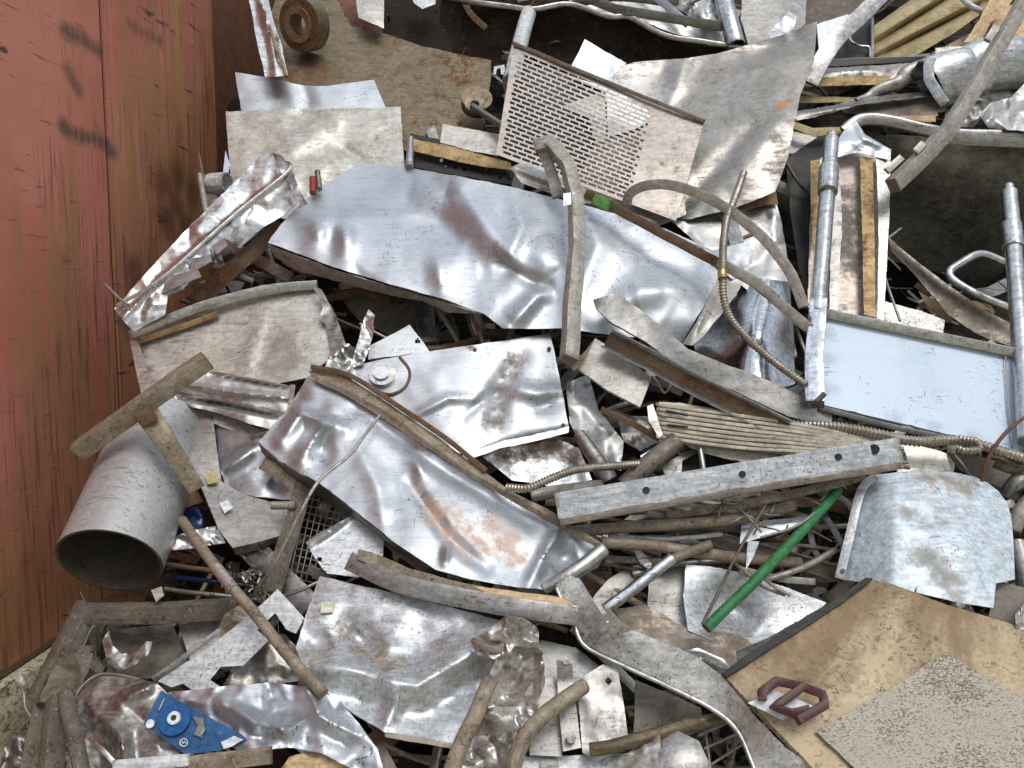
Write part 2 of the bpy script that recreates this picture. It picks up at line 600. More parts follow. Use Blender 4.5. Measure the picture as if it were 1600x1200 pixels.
def metal(name, col, rough=.35, met=1.0, dirt=.35, dcol=(.10, .075, .05), spk=0.0, scol=(.03, .025, .02), spks=80, rust=0.0, rcol=(.22, .08, .03), warp=.25, streak=.6, var=.38, dscale=11.0, tint=None, stains_shading=(), spec=.3, grain=.38, edge=.6, ecol=(.13, .09, .06)):
    """sheet metal or paint: uneven tone, grime patches, black specks, rust, scratches, slight waviness"""
    s = NT(name)
    n1 = s.noise(dscale, 8, .65)
    n2 = s.noise(dscale * 3.3, 6, .7, dist=.6)
    st = s.noise(9, 5, .6, co=s.mapping((1, 7, 7), (.4, .5, .3)))
    fine = s.noise(140, 3, .6)
    gr_ = s.noise(75, 5, .7)
    k = s.math('ADD', s.math('MULTIPLY', n2, .5), s.math('MULTIPLY', st, .5))
    dark = tuple(c * (1 - var) for c in col); lite = tuple(min(1, c * (1 + var * .6)) for c in col)
    base = s.mix(s.ramp(s.math('ADD', s.math('MULTIPLY', k, .7), s.math('MULTIPLY', gr_, .3)), .36, .64), dark, lite)
    if tint:
        base = s.mix(s.ramp(s.noise(2.3, 3, .5), .48, .66), base, tint)
    dm = s.math('MULTIPLY', s.ramp(s.math('ADD', s.math('ADD', s.math('MULTIPLY', n1, .45), s.math('MULTIPLY', st, .3)), s.math('MULTIPLY', gr_, .25)), .62 - dirt * .45, .80 - dirt * .3), min(1, .35 + dirt))
    base = s.mix(dm, base, dcol)
    mask = dm
    if rust:
        r1 = s.ramp(s.math('ADD', s.math('MULTIPLY', s.noise(3.5, 9, .7), .7), s.math('MULTIPLY', s.noise(28, 5, .7), .3)), .66 - rust * .3, .70 - rust * .2)
        rc = s.mix(s.noise(22, 5, .7), tuple(c * .45 for c in rcol), rcol)
        base = s.mix(r1, base, rc)
        mask = s.math('MAXIMUM', mask, r1)
    if spk:
        big = s.ramp(s.noise(dscale * .9, 4, .6), .3, .62)
        sp = s.ramp(s.noise(spks, 6, .75, dist=.3), .70 - spk * .28, .76 - spk * .26)
        sp = s.math('MULTIPLY', sp, s.math('ADD', s.math('MULTIPLY', big, .75), .25))
        base = s.mix(sp, base, scol)
        mask = s.math('MAXIMUM', mask, sp)
    tu = s.t.nodes.new('ShaderNodeAttribute'); tu.attribute_name = 'tuv'
    tx = s.t.nodes.new('ShaderNodeSeparateXYZ'); s.l(tu.outputs['Vector'], tx.inputs[0])
    g1 = s.noise(1.0, 5, .7, co=s.mapping((5, 130, 0), src=tu.outputs['Vector']), dist=.3)
    g2 = s.noise(1.0, 5, .65, co=s.mapping((14, 22, 0), loc=(3, 3, 3), src=tu.outputs['Vector']))
    gm_ = s.math('MULTIPLY', s.math('MULTIPLY', tx.outputs['Z'], grain), s.math('MAXIMUM', s.ramp(g1, .46, .62), s.ramp(g2, .48, .62)))
    base = s.mix(gm_, base, tuple(c * .32 for c in col))
    at_ = s.t.nodes.new('ShaderNodeAttribute'); at_.attribute_name = 'rim'
    ed = s.math('MULTIPLY', s.ramp(s.math('ADD', at_.outputs['Fac'], s.math('MULTIPLY', s.math('SUBTRACT', s.noise(26, 6, .7), .5), 1.6)), .62, 1.0), edge)
    base = s.mix(ed, base, ecol)
    mask = s.math('MAXIMUM', mask, s.math('MULTIPLY', ed, .8))
    for (pl, rad, scol_, amt) in stains_shading:  # blots of colour at set points: real stains, also the tank's painted shade
        gp_ = s.t.nodes.new('ShaderNodeNewGeometry')
        wob_ = s.t.nodes.new('ShaderNodeTexNoise'); wob_.inputs['Scale'].default_value = 22; wob_.inputs['Detail'].default_value = 9; wob_.inputs['Roughness'].default_value = .72
        s.l(gp_.outputs['Position'], wob_.inputs['Vector'])
        best = None
        k0 = None
        for p in pl:
            c0 = P(*p)
            k0 = dep(c0) / FPX
            vm = s.t.nodes.new('ShaderNodeVectorMath'); vm.operation = 'DISTANCE'
            s.l(gp_.outputs['Position'], vm.inputs[0]); vm.inputs[1].default_value = c0
            best = vm.outputs['Value'] if best is None else s.math('MINIMUM', best, vm.outputs['Value'])
        R_ = rad * k0
        q_ = s.math('ADD', s.math('DIVIDE', best, R_), s.math('MULTIPLY', s.math('SUBTRACT', wob_.outputs['Fac'], .5), 4.2))
        sm_ = s.math('MULTIPLY', s.ramp(q_, .15, 1.45, 1, 0), amt)
        base = s.mix(sm_, base, scol_)
        mask = s.math('MAXIMUM', mask, s.math('MULTIPLY', sm_, .8))
    # scratches: thin dark and light lines
    w1 = s.t.nodes.new('ShaderNodeTexNoise'); w1.inputs['Scale'].default_value = 6; w1.inputs['Detail'].default_value = 2
    s.l(s.mapping((1.0, 26, 9), (.9, .2, .7)), w1.inputs['Vector'])
    sc1 = s.ramp(w1.outputs['Fac'], .635, .67)
    w2 = s.noise(7, 2, .5, co=s.mapping((20, 1.3, 12), (.3, 1.0, 2.0)))
    sc2 = s.ramp(w2, .66, .70)
    base = s.mix(s.math('MULTIPLY', sc1, streak * .6), base, tuple(c * .35 for c in col))
    base = s.mix(s.math('MULTIPLY', sc2, streak * .5), base, tuple(min(1, c * 1.35 + .05) for c in col))
    tk = s.ramp(s.noise(1.0, 3, .6, co=s.mapping((26, 190, 60), (.3, .8, .5))), .62, .66)
    tk2 = s.ramp(s.noise(1.0, 3, .6, co=s.mapping((170, 34, 50), (1.1, .2, .9), loc=(4, 2, 1))), .62, .66)
    tkm = s.ramp(s.noise(5.5, 3, .6), .46, .60)
    base = s.mix(s.math('MULTIPLY', s.math('MULTIPLY', s.math('MAXIMUM', tk, tk2), tkm), .75), base, tuple(c * .16 for c in col))
    s.set('Base Color', base)
    s.set('Metallic', s.math('MULTIPLY', s.math('SUBTRACT', 1.0, s.math('MULTIPLY', mask, .92)), met))
    rr = s.math('ADD', s.math('MULTIPLY', mask, .45), s.math('ADD', s.math('MULTIPLY', k, .22), rough - .11))
    s.set('Roughness', s.math('MINIMUM', rr, 1.0))
    s.set('Specular IOR Level', spec)
    wv = s.noise(7, 3, .5)
    b1 = s.bump(wv, warp * .35, .02)
    b2 = s.bump(s.math('ADD', fine, s.math('MULTIPLY', mask, .8)), .22, .0015, b1)
    s.set('Normal', b2)
    return s.m

M = {}
M['alu'] = metal('bright_aluminium', (.55, .575, .61), .50, dirt=.16, dcol=(.24, .21, .18), warp=.1, var=.10, streak=.5, spk=.1)
M['alu2'] = metal('clean_galvanised', (.57, .59, .615), .48, dirt=.2, warp=.2, var=.18, streak=.6, spk=.16, scol=(.06, .05, .045))
M['alubrn'] = metal('silver_brown_stained', (.58, .57, .555), .47, dirt=.26, dcol=(.2, .15, .11), warp=.3, var=.2, spk=.16)
M['aluor'] = metal('silver_orange_patched', (.66, .67, .70), .33, dirt=.08, warp=.2, var=.14, spk=.14, scol=(.05, .04, .04))
M['galvspk'] = metal('galvanised_black_specks', (.60, .615, .63), .44, dirt=.2, spk=.45, spks=120, warp=.15, met=.75)
M['galvspk2'] = metal('grey_galvanised_heavy_specks', (.55, .535, .505), .45, dirt=.3, dcol=(.16, .13, .1), spk=.5, spks=110, warp=.2, met=.7)
M['dull'] = metal('dull_grey_steel', (.40, .385, .365), .44, dirt=.35, dcol=(.14, .11, .085), warp=.2)
M['dull2'] = metal('dark_grey_steel', (.27, .265, .255), .42, dirt=.35, warp=.2)
M['dullbrn'] = metal('brown_grey_steel', (.34, .30, .26), .42, dirt=.55, dcol=(.17, .125, .09), warp=.25, spk=.2, scol=(.35, .31, .27))
M['cream'] = metal('cream_grime_steel', (.60, .58, .53), .42, met=.6, dirt=.42, dcol=(.24, .195, .14), warp=.25, spk=.12, scol=(.12, .09, .06))
M['creampl'] = metal('cream_plastic', (.60, .54, .43), .5, met=0, dirt=.25, dcol=(.26, .2, .13), warp=.05, streak=.3)
M['tan'] = metal('tan_grimy_bar', (.40, .335, .25), .5, met=.3, dirt=.5, dcol=(.10, .07, .045), spk=.5, var=.45, dscale=16)
M['tangrey'] = metal('grey_tan_bar', (.50, .465, .41), .45, met=.6, dirt=.45, dcol=(.13, .10, .07), spk=.4, var=.4, dscale=16)
M['brown'] = metal('brown_rusty_bar', (.20, .135, .085), .55, met=.4, dirt=.4, dcol=(.07, .045, .03), rust=.5)
M['rustplate'] = metal('rusty_plate', (.17, .14, .10), .5, met=.4, dirt=.4, dcol=(.085, .058, .035), rust=.5, rcol=(.22, .09, .03), spk=.35, scol=(.32, .28, .22), var=.4)
M['rust'] = metal('orange_rust', (.27, .17, .09), .65, met=.2, rust=.35, dirt=.4)
M['darkbrn'] = metal('dark_brown_hull', (.020, .014, .010), .8, met=0, spec=.15, dirt=.3, rust=.15, rcol=(.12, .06, .03), warp=.1)
M['dark'] = metal('dark_scrap', (.035, .032, .03), .5, met=.5, dirt=.3, warp=.1)
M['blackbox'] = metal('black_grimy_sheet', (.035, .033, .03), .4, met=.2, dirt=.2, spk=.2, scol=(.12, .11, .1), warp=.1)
M['tank'] = metal('dark_olive_tank', (.075, .072, .058), .6, met=0, dirt=.4, dcol=(.03, .027, .02), warp=.1)
M['rim'] = metal('pale_rim', (.55, .54, .51), .38, dirt=.25, warp=.1)
M['ribyel'] = metal('yellow_brown_panel', (.46, .37, .20), .55, met=.1, dirt=.45, dcol=(.16, .11, .05), warp=.05, spk=.3)
M['gold'] = metal('gold_stained_strip', (.50, .36, .17), .42, met=.4, dirt=.5, dcol=(.14, .075, .03), rust=.4, var=.5, dscale=18)
M['pinktan'] = metal('pink_tan_strip', (.54, .46, .40), .4, met=.5, dirt=.35, dcol=(.10, .08, .06), spk=.3, stains_shading=[([(1322,300,.15),(1325,330,.15),(1328,360,.15),(1322,390,.15),(1335,410,.15),(1325,345,.15),(1325,375,.15),(1330,400,.15)], 26, (.06, .052, .04), .75)])
M['white'] = metal('white_paint', (.66, .68, .69), .35, met=.1, dirt=.18, dcol=(.33, .29, .23), spk=.28, spks=60, warp=.05, streak=.3)
M['cowl'] = metal('pale_blue_grey_enamel', (.60, .66, .71), .32, met=.15, dirt=.22, dcol=(.36, .31, .26), spk=.28, spks=55, scol=(.16, .13, .1), warp=.1, streak=.25, dscale=4)
M['paleblue'] = metal('pale_sky_blue', (.53, .63, .74), .30, met=.0, dirt=.05, warp=.03, var=.04, streak=.12, dscale=3, stains_shading=[([(1296,520,.33),(1296,560,.33),(1297,610,.33)], 12, (.38, .42, .46), .5), ([(1400,655,.33),(1460,668,.33),(1520,680,.33)], 14, (.36, .40, .43), .45), ([(1440,560,.33),(1450,600,.33)], 40, (.44, .55, .67), .35)])  # sky reflection on the tray put into the pale blue base colour
M['polish'] = metal('polished_tube', (.72, .74, .77), .2, dirt=.08, warp=.1)
M['tubegrey'] = metal('grey_tube', (.62, .63, .64), .33, dirt=.18, warp=.1)
M['foil'] = metal('crushed_foil', (.52, .50, .46), .36, dirt=.4, dcol=(.2, .14, .08), warp=.4)
M['chrome'] = metal('shiny_torn_chrome', (.72, .715, .70), .32, dirt=.22, dcol=(.15, .10, .06), warp=.35)
M['grille'] = metal('pinkish_cream_grille', (.56, .49, .43), .5, met=.1, dirt=.25, dcol=(.26, .17, .11), rust=.10, rcol=(.2, .09, .04), warp=.05, streak=.3)
M['green'] = metal('green_paint', (.04, .21, .075), .5, met=0, dirt=.35, dcol=(.05, .12, .05), spk=.4, spks=50, scol=(.3, .4, .3), warp=.05)
M['limegreen'] = metal('lime_tape', (.16, .40, .11), .5, met=0, dirt=.1, warp=.05)
M['red'] = metal('red_plastic', (.36, .05, .03), .4, met=0, dirt=.1)
M['maroon'] = metal('maroon_plastic', (.075, .022, .022), .4, met=0, dirt=.1, warp=.05, streak=.2)
M['blue'] = metal('blue_board', (.028, .105, .25), .4, met=0, dirt=.3, dcol=(.04, .06, .11), warp=.08, spk=.3, scol=(.3, .3, .32), streak=.3)
M['blue2'] = metal('blue_disc', (.015, .10, .29), .3, met=0, dirt=.1, warp=.05)
M['whiteink'] = metal('white_print', (.7, .74, .76), .5, met=0, dirt=.15, warp=.0)
M['card'] = metal('white_card', (.75, .78, .8), .6, met=0, dirt=.05, warp=.05)
M['stick'] = metal('paper_sticker', (.66, .64, .5), .6, met=0, dirt=.15, warp=.05)
M['sticky'] = metal('yellow_sticker', (.55, .47, .2), .6, met=0, dirt=.35, warp=.05)
M['conduit'] = metal('flex_conduit', (.46, .41, .34), .38, dirt=.4, dcol=(.16, .11, .06), warp=.0)
M['brass'] = metal('brass_ferrule', (.6, .45, .15), .3, dirt=.2)
M['wood'] = metal('weathered_grey_wood', (.215, .185, .15), .75, met=.1, dirt=.5, dcol=(.085, .066, .045), warp=.4, streak=1.4, spk=.35, var=.5, dscale=15)
M['peach'] = metal('peeling_tan_strip', (.62, .44, .25), .6, met=0, dirt=.3, dcol=(.3, .17, .08), warp=.2)
M['concrete'] = metal('mossy_concrete', (.55, .50, .36), .9, met=0, dirt=.35, dcol=(.16, .145, .065), spk=.6, spks=35, scol=(.05, .045, .025), warp=1.0, streak=.4, var=.6, dscale=14)
M['cardboard'] = metal('grey_board', (.24, .21, .175), .7, met=0, dirt=.35, warp=.1)
M['wire'] = metal('dark_wire', (.16, .13, .11), .5, met=.5, dirt=.3)
M['wirelt'] = metal('grey_wire', (.42, .40, .37), .45, met=.5, dirt=.3)
M['copper'] = metal('brown_cable', (.16, .07, .045), .4, met=.1, dirt=.2)
M['navy'] = metal('dark_blue_gloss', (.012, .025, .08), .12, met=.3, dirt=.05)
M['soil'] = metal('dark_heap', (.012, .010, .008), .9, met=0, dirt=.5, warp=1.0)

def wall_material():
    s = NT('red_oxide_steel')
    a = s.noise(1.3, 6, .6)
    blot = s.noise(4.5, 8, .7, dist=.8)
    vf = s.noise(1.0, 5, .7, co=s.mapping((62, 62, 2.2), loc=(3, 1, 2)))
    geo = s.t.nodes.new('ShaderNodeNewGeometry'); sg = s.t.nodes.new('ShaderNodeSeparateXYZ'); s.l(geo.outputs['Position'], sg.inputs[0])
    wear = s.math('ADD', s.math('MULTIPLY', s.math('SUBTRACT', sg.outputs['Y'], 3.35), .16), s.math('MULTIPLY', s.math('SUBTRACT', sg.outputs['Z'], 1.7), -.12))
    c = s.mix(s.ramp(a, .35, .65), (.42, .14, .10), (.51, .20, .145))
    st1 = s.noise(1.0, 7, .65, co=s.mapping((9, 9, .8)), dist=.3)
    c = s.mix(s.math('MULTIPLY', s.ramp(s.math('ADD', st1, wear), .44, .60), .85), c, (.33, .165, .088))
    st2 = s.noise(1.0, 6, .7, co=s.mapping((6, 6, .5), loc=(7, 3, 1)), dist=.4)
    c = s.mix(s.math('MULTIPLY', s.ramp(s.math('ADD', st2, s.math('MULTIPLY', wear, .5)), .52, .66), .75), c, (.42, .215, .095))
    gm = s.ramp(s.math('ADD', s.noise(2.4, 4, .6), wear), .38, .56)
    c = s.mix(s.math('MULTIPLY', s.math('MULTIPLY', s.ramp(vf, .50, .62), gm), .62), c, (.065, .028, .018))
    vl = s.noise(1.0, 4, .7, co=s.mapping((80, 80, 3), loc=(1, 9, 4)))
    c = s.mix(s.math('MULTIPLY', s.ramp(vl, .60, .68), .35), c, (.48, .22, .15))
    pk = s.noise(55, 5, .7)
    c = s.mix(s.math('MULTIPLY', s.math('MULTIPLY', s.ramp(pk, .60, .68), gm), .7), c, (.05, .025, .018))
    # slanting scrape marks
    sc = s.noise(3.0, 5, .65, co=s.mapping((1, 1.0, 5.5), (.62, 0, 0)))
    sb = s.noise(1.6, 3, .5, co=s.mapping((1, 1, 1), loc=(0, 4, 7)))
    c = s.mix(s.math('MULTIPLY', s.ramp(sc, .61, .67), s.ramp(sb, .50, .60)), c, (.075, .05, .038))
    sc2 = s.noise(5, 3, .5, co=s.mapping((1, 1.2, 26), (.5, 0, 0), loc=(1, 2, 3)))
    c = s.mix(s.math('MULTIPLY', s.ramp(sc2, .67, .71), .7), c, (.10, .04, .028))
    sc3 = s.noise(5, 3, .5, co=s.mapping((1, 1.2, 20), (-.45, 0, 0), loc=(5, 2, 3)))
    c = s.mix(s.math('MULTIPLY', s.ramp(sc3, .70, .73), .6), c, (.42, .2, .14))
    wob_ = s.noise(9, 7, .7)
    for (pl, rad, col_, amt) in (([(98,46),(106,50),(114,55),(122,60),(130,64),(138,69),(146,74),(154,79)], 17, (.10, .072, .052), .85), ([(106,108),(110,116),(114,124),(118,133),(122,142)], 16, (.11, .075, .055), .75),
            ([(98,198),(108,204),(118,209),(128,213),(138,216),(148,219),(158,224),(168,229),(176,236)], 18, (.095, .068, .05), .9), ([(205,38),(213,44),(222,50),(231,54),(240,58),(250,63)], 13, (.13, .07, .05), .7),
            ([(203,225),(204,240),(206,255),(206,270),(205,285),(205,300)], 20, (.36, .20, .08), .7), ([(268,246),(272,262)], 16, (.36, .20, .09), .6),
            ([(255,290),(275,320),(290,360),(262,340),(300,300),(280,280)], 44, (.10, .055, .03), .75), ([(210,420),(220,460),(205,500),(215,440)], 34, (.11, .055, .03), .7),  # dark shading of the wall's right side put into its colour
            ([(60,880),(90,920),(40,930),(20,980)], 60, (.28, .13, .06), .6)):
        best = None
        for p in pl:
            c0 = WP(*p)
            vm = s.t.nodes.new('ShaderNodeVectorMath'); vm.operation = 'DISTANCE'
            s.l(geo.outputs['Position'], vm.inputs[0]); vm.inputs[1].default_value = c0
            best = vm.outputs['Value'] if best is None else s.math('MINIMUM', best, vm.outputs['Value'])
        R_ = rad * dep(WP(*pl[len(pl) // 2])) / FPX
        q_ = s.math('ADD', s.math('DIVIDE', best, R_), s.math('MULTIPLY', s.math('SUBTRACT', s.math('ADD', s.math('MULTIPLY', wob_, .5), s.math('MULTIPLY', vf, .5)), .5), 3.2))
        c = s.mix(s.math('MULTIPLY', s.ramp(q_, .1, 1.2, 1, 0), amt), c, col_)
    s.set('Base Color', c)
    s.set('Roughness', s.ramp(blot, .3, .7, .5, .75))
    s.set('Metallic', 0.0); s.set('Specular IOR Level', .25)
    s.set('Normal', s.bump(s.math('ADD', vf, s.math('MULTIPLY', blot, .6)), .35, .004, s.bump(s.noise(1.7, 2, .5), .35, .05)))
    return s.m
M['wall'] = wall_material()
M['wallbrn'] = metal('brown_rusted_wall', (.20, .085, .045), .65, met=0, dirt=.45, dcol=(.06, .03, .02), rust=.3, rcol=(.2, .08, .03), warp=.2)

def tan_panel():
    s = NT('tan_speckled_panel')
    a = s.noise(3.5, 7, .65, dist=.5)
    c = s.mix(s.ramp(a, .3, .7), (.48, .38, .24), (.60, .49, .335))
    b = s.noise(2.2, 8, .7, dist=1.0)
    sep = s.t.nodes.new('ShaderNodeSeparateXYZ'); s.l(s.co, sep.inputs[0])
    top = s.math('ADD', b, s.math('MULTIPLY', sep.outputs['Z'], .9))
    c = s.mix(s.math('MULTIPLY', s.ramp(top, .44, .70), .85), c, (.17, .105, .05))
    sp = s.noise(75, 5, .65, co=s.mapping((1, 1, 1.6), (0, 0, .4)), dist=.4)
    clump = s.ramp(s.noise(9, 6, .7, dist=.6), .42, .62)
    c = s.mix(s.math('MULTIPLY', s.math('MULTIPLY', s.ramp(sp, .52, .58), s.math('ADD', s.math('MULTIPLY', clump, .8), .2)), .8), c, (.12, .085, .05))
    sm2 = s.ramp(s.noise(5, 7, .7, co=s.mapping((1, 1, 1), loc=(3, 1, 4)), dist=1.2), .54, .66)
    c = s.mix(s.math('MULTIPLY', sm2, .45), c, (.27, .185, .10))
    lines = s.noise(9, 4, .6, co=s.mapping((2, 2, 12), (0, .2, .3)), dist=1.5)
    c = s.mix(s.math('MULTIPLY', s.ramp(lines, .62, .68), .3), c, (.12, .07, .035))
    s.set('Base Color', c); s.set('Roughness', .65); s.set('Specular IOR Level', .25)
    s.set('Normal', s.bump(sp, .3, .003))
    return s.m
M['tanpanel'] = tan_panel()

def patch_mat():
    s = NT('peeled_grey_label')
    sp = s.noise(130, 6, .7, co=s.mapping((1, 1.5, 2.2), (.0, .3, .5)), dist=.6)
    b = s.noise(6, 5, .6)
    c = s.mix(s.ramp(b, .3, .7), (.39, .35, .285), (.49, .45, .375))
    c = s.mix(s.ramp(s.math('ADD', s.math('MULTIPLY', sp, .8), s.math('MULTIPLY', b, .35)),   .56, .66), c, (.15, .125, .09))
    s.set('Base Color', c); s.set('Roughness', .8); s.set('Specular IOR Level', .2)
    s.set('Normal', s.bump(sp, .3, .002))
    return s.m
M['patch'] = patch_mat()

M['pipe'] = metal('grey_scratched_pipe', (.44, .44, .44), .5, met=.4, dirt=.16, dcol=(.2, .17, .14), warp=.03, streak=1.3, spk=.05, var=.14)

M['pipein'] = metal('pipe_inside', (.10, .085, .065), .7, met=0, dirt=.4, dcol=(.04, .03, .02), warp=.1)  # rusty bore, with the shade inside the pipe put into its dark colour

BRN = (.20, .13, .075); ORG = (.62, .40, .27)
M['aluor'] = metal('silver_orange_patched', (.57, .595, .625), .50, dirt=.12, warp=.1, var=.10, streak=.4, spk=.14, scol=(.05, .04, .04),
   stains_shading=[([(690,808,.37),(712,836,.38),(735,862,.38)], 30, ORG, .7), ([(770,830,.38),(792,850,.39),(800,868,.39)], 26, ORG, .6), ([(655,765,.36),(672,790,.37)], 14, (.5, .34, .26), .5)])  # orange and pinkish patches along the lower half of the panel
M['washer'] = metal('silver_brown_smeared', (.60, .62, .645), .50, dirt=.14, dcol=(.2, .15, .11), warp=.15, var=.10, streak=.4, spk=.2,
   stains_shading=[([(806,560,.26),(795,582,.26),(784,606,.26),(776,630,.26),(772,655,.26)], 17, (.23, .175, .135), .9), ([(735,545,.26)], 9, (.2, .1, .05), .9)])
M['lowsheet'] = metal('speckled_white_brown_stain', (.60, .62, .64), .44, dirt=.2, spk=.42, spks=120, warp=.15, met=.75,
   stains_shading=[([(545,985,.41),(565,1000,.42),(590,1020,.43),(610,1040,.44)], 24, (.22, .15, .09), .85), ([(480,1020,.42),(500,1030,.42)], 22, (.24, .18, .12), .7), ([(700,1050,.44),(740,1030,.44),(660,1080,.44)], 26, (.26, .2, .15), .6), ([(600,940,.4)], 8, (.12, .06, .03), .8)])
M['creamst'] = metal('cream_panel_stained', (.60, .58, .53), .42, met=.6, dirt=.35, dcol=(.24, .195, .14), warp=.25, spk=.2, scol=(.1, .08, .06),
   stains_shading=[([(440,540,.2),(460,565,.2),(430,580,.2)], 30, (.22, .2, .17), .7), ([(222,548,.17),(225,580,.18)], 12, (.16, .09, .04), .9), ([(330,560,.19)], 36, (.36, .31, .23), .5)])
M['cowl'] = metal('pale_blue_grey_enamel', (.58, .65, .71), .36, met=.1, dirt=.16, dcol=(.36, .31, .25), spk=.36, spks=70, scol=(.15, .12, .09), warp=.1, streak=.3, dscale=9,
   stains_shading=[([(1450,750,.39),(1480,752,.39),(1510,756,.39)], 22, (.27, .20, .13), .8), ([(1418,800,.42),(1445,812,.43),(1475,808,.43),(1505,795,.43),(1525,785,.42)], 13, (.27, .21, .15), .75), ([(1490,905,.46),(1500,925,.46),(1475,890,.46),(1445,865,.45)], 22, (.27, .23, .18), .65)])
M['tank'] = metal('dark_olive_tank', (.20, .19, .155), .6, met=0, dirt=.45, dcol=(.03, .027, .02), warp=.1, var=.6, dscale=6, streak=1.0, stains_shading=[([(1420,380,-.3),(1480,400,-.35),(1540,390,-.35),(1460,360,-.25),(1520,350,-.2)], 70, (.02, .018, .015), .8), ([(1450,240,.04),(1500,245,.05),(1560,240,.05)], 34, (.2, .19, .16), .5)])  # lower inside blackened, upper band paler: the tank's shade put into the colour
M['browntop'] = metal('bright_brown_top', (.62, .64, .66), .4, dirt=.15, spk=.3, met=.8, stains_shading=[([(790,712,.2),(830,702,.2),(870,698,.2),(900,712,.2)], 24, (.13, .08, .045), .95)])
M['bentsheet'] = metal('brown_grey_bent_sheet', (.42, .395, .36), .4, dirt=.42, dcol=(.15, .12, .095), warp=.25, spk=.3, scol=(.36, .33, .29), var=.3,
   stains_shading=[([(1226,162,.25),(1220,166,.25)], 9, (.5, .22, .05), .95), ([(1000,130,.1),(1020,145,.1),(980,120,.1)], 38, (.72, .72, .72), .55)])  # rust spot, and a paler tone over the upper left portion

M['grille'] = metal('pinkish_cream_grille', (.52, .465, .42), .45, met=.35, dirt=.3, dcol=(.26, .17, .11), rust=.10, rcol=(.2, .09, .04), warp=.05, streak=.3, spk=.2,
   stains_shading=[([(1046,222,.2),(1052,238,.2),(1045,252,.2),(1038,262,.2),(1056,270,.2)], 8, (.15, .075, .03), .9), ([(1078,198,.2),(1072,206,.2)], 7, (.2, .1, .05), .8), ([(1062,222,.2),(1068,214,.2)], 5, (.16, .08, .04), .9)])
M['rustplate'] = metal('rusty_plate', (.22, .175, .115), .46, met=.75, dirt=.4, dcol=(.085, .058, .035), rust=.42, rcol=(.22, .09, .03), spk=.4, scol=(.40, .35, .28), var=.5, dscale=14,
   stains_shading=[([(445,95,.02),(455,115,.02),(480,100,.02)], 32, (.16, .075, .03), .8), ([(640,150,.02),(655,170,.02),(660,190,.02)], 16, (.22, .095, .03), .8), ([(728,134,.03),(742,130,.03),(752,134,.03)], 9, (.30, .11, .03), .95), ([(590,120,.02),(620,130,.02)], 26, (.27, .235, .18), .4)])
# ------------------------------------------------------------------ the setting
def plain(name, V, F, mat, kind=None):
    ob = mk(name, (V, F), mat, kind=kind)
    return ob
plain('ground', [Vector((x, y, 0)) for y in (-120, 120) for x in (-120, 120)], [(0, 1, 3, 2)], M['concrete'], 'structure')

WY = math.tan(math.radians(4.65))
def wallx(y):
    return -2.05 + WY * y

PITS = [(P(1500, 350, -.28), .55, 1.1), (P(640, 490, -.28), .3, .3), (P(1490, 440, -.28), .35, .5), (P(760, 60, -.28), .35, .3)]
def heap():
    V = []; F = []
    rows = []
    for j in range(71):
        s = j / 60.0
        if j <= 60:
            z = -0.05 + 4.0 * s
            y = 2.5 + (z + .05 - (CAMZ - 1.42)) / 1.32 + .38
        else:
            z = 3.95; y = 2.5 + (4.0 - (CAMZ - 1.42)) / 1.32 + .38 + (j - 60) * .6
        rows.append((y, z))
    nx = 80
    for (y, z) in rows:
        for i in range(nx + 1):
            x = wallx(y) - .12 + (i / nx) * 8.5
            k = Vector((x, y, z)) * 2.2
            d = noise.noise(k) * .10 + noise.noise(k * 2.7) * .05 - .02
            w_ = max(0.0, 1 - (i / nx) * 8.5 / .75)
            for (pc, pr_, pd) in PITS:
                dd_ = ((x - pc.x) ** 2 + (y - pc.y) ** 2 * .5 + (z - pc.z) ** 2) / pr_ ** 2
                if dd_ < 4: d += pd * math.exp(-dd_ * 1.5) * 1.3
            V.append(Vector((x, y + .75 * d + w_ * w_ * (3 - 2 * w_) * .9, z + (.6 * d if d < .2 else .12 - (d - .2) * .5))))
    for j in range(70):
        for i in range(nx):
            a = j * (nx + 1) + i
            F.append((a, a + 1, a + nx + 2, a + nx + 1))
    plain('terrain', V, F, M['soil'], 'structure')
heap()

def wallbox(y0, y1, z0, z1, off, th):
    n = Vector((math.cos(math.atan(WY)), -math.sin(math.atan(WY)), 0))
    d = Vector((WY, 1, 0))
    V = []
    for dep_ in (off, off - th):
        for y in (y0, y1):
            for z in (z0, z1):
                V.append(Vector((wallx(0), 0, 0)) + d * y + n * dep_ + Vector((0, 0, z)))
    return V, [(0, 1, 3, 2), (4, 6, 7, 5), (0, 4, 5, 1), (2, 3, 7, 6), (1, 5, 7, 3), (0, 2, 6, 4)]
wl = root('container_wall', 'tall red oxide steel container wall streaked with brown rust beside the scrap heap', 'wall', (wallx(4), 4, 0.3))
mk('steel_panel', wallbox(0.6, 3.672, .32, 3.9, 0, .05), M['wall'], parent=wl)
mk('steel_panel', wallbox(3.703, 4.80, .32, 3.9, -.003, .05), M['wall'], parent=wl)
mk('steel_panel', wallbox(4.803, 8.5, .32, 3.9, -.07, .05), M['wallbrn'], parent=wl, label='recessed brown rusted panel')
mk('seam_strip', wallbox(3.676, 3.699, .32, 3.9, -.012, .03), M['darkbrn'], parent=wl)
mk('lip', wallbox(0.6, 4.8, .30, .318, .004, .06), M['brown'], parent=wl)

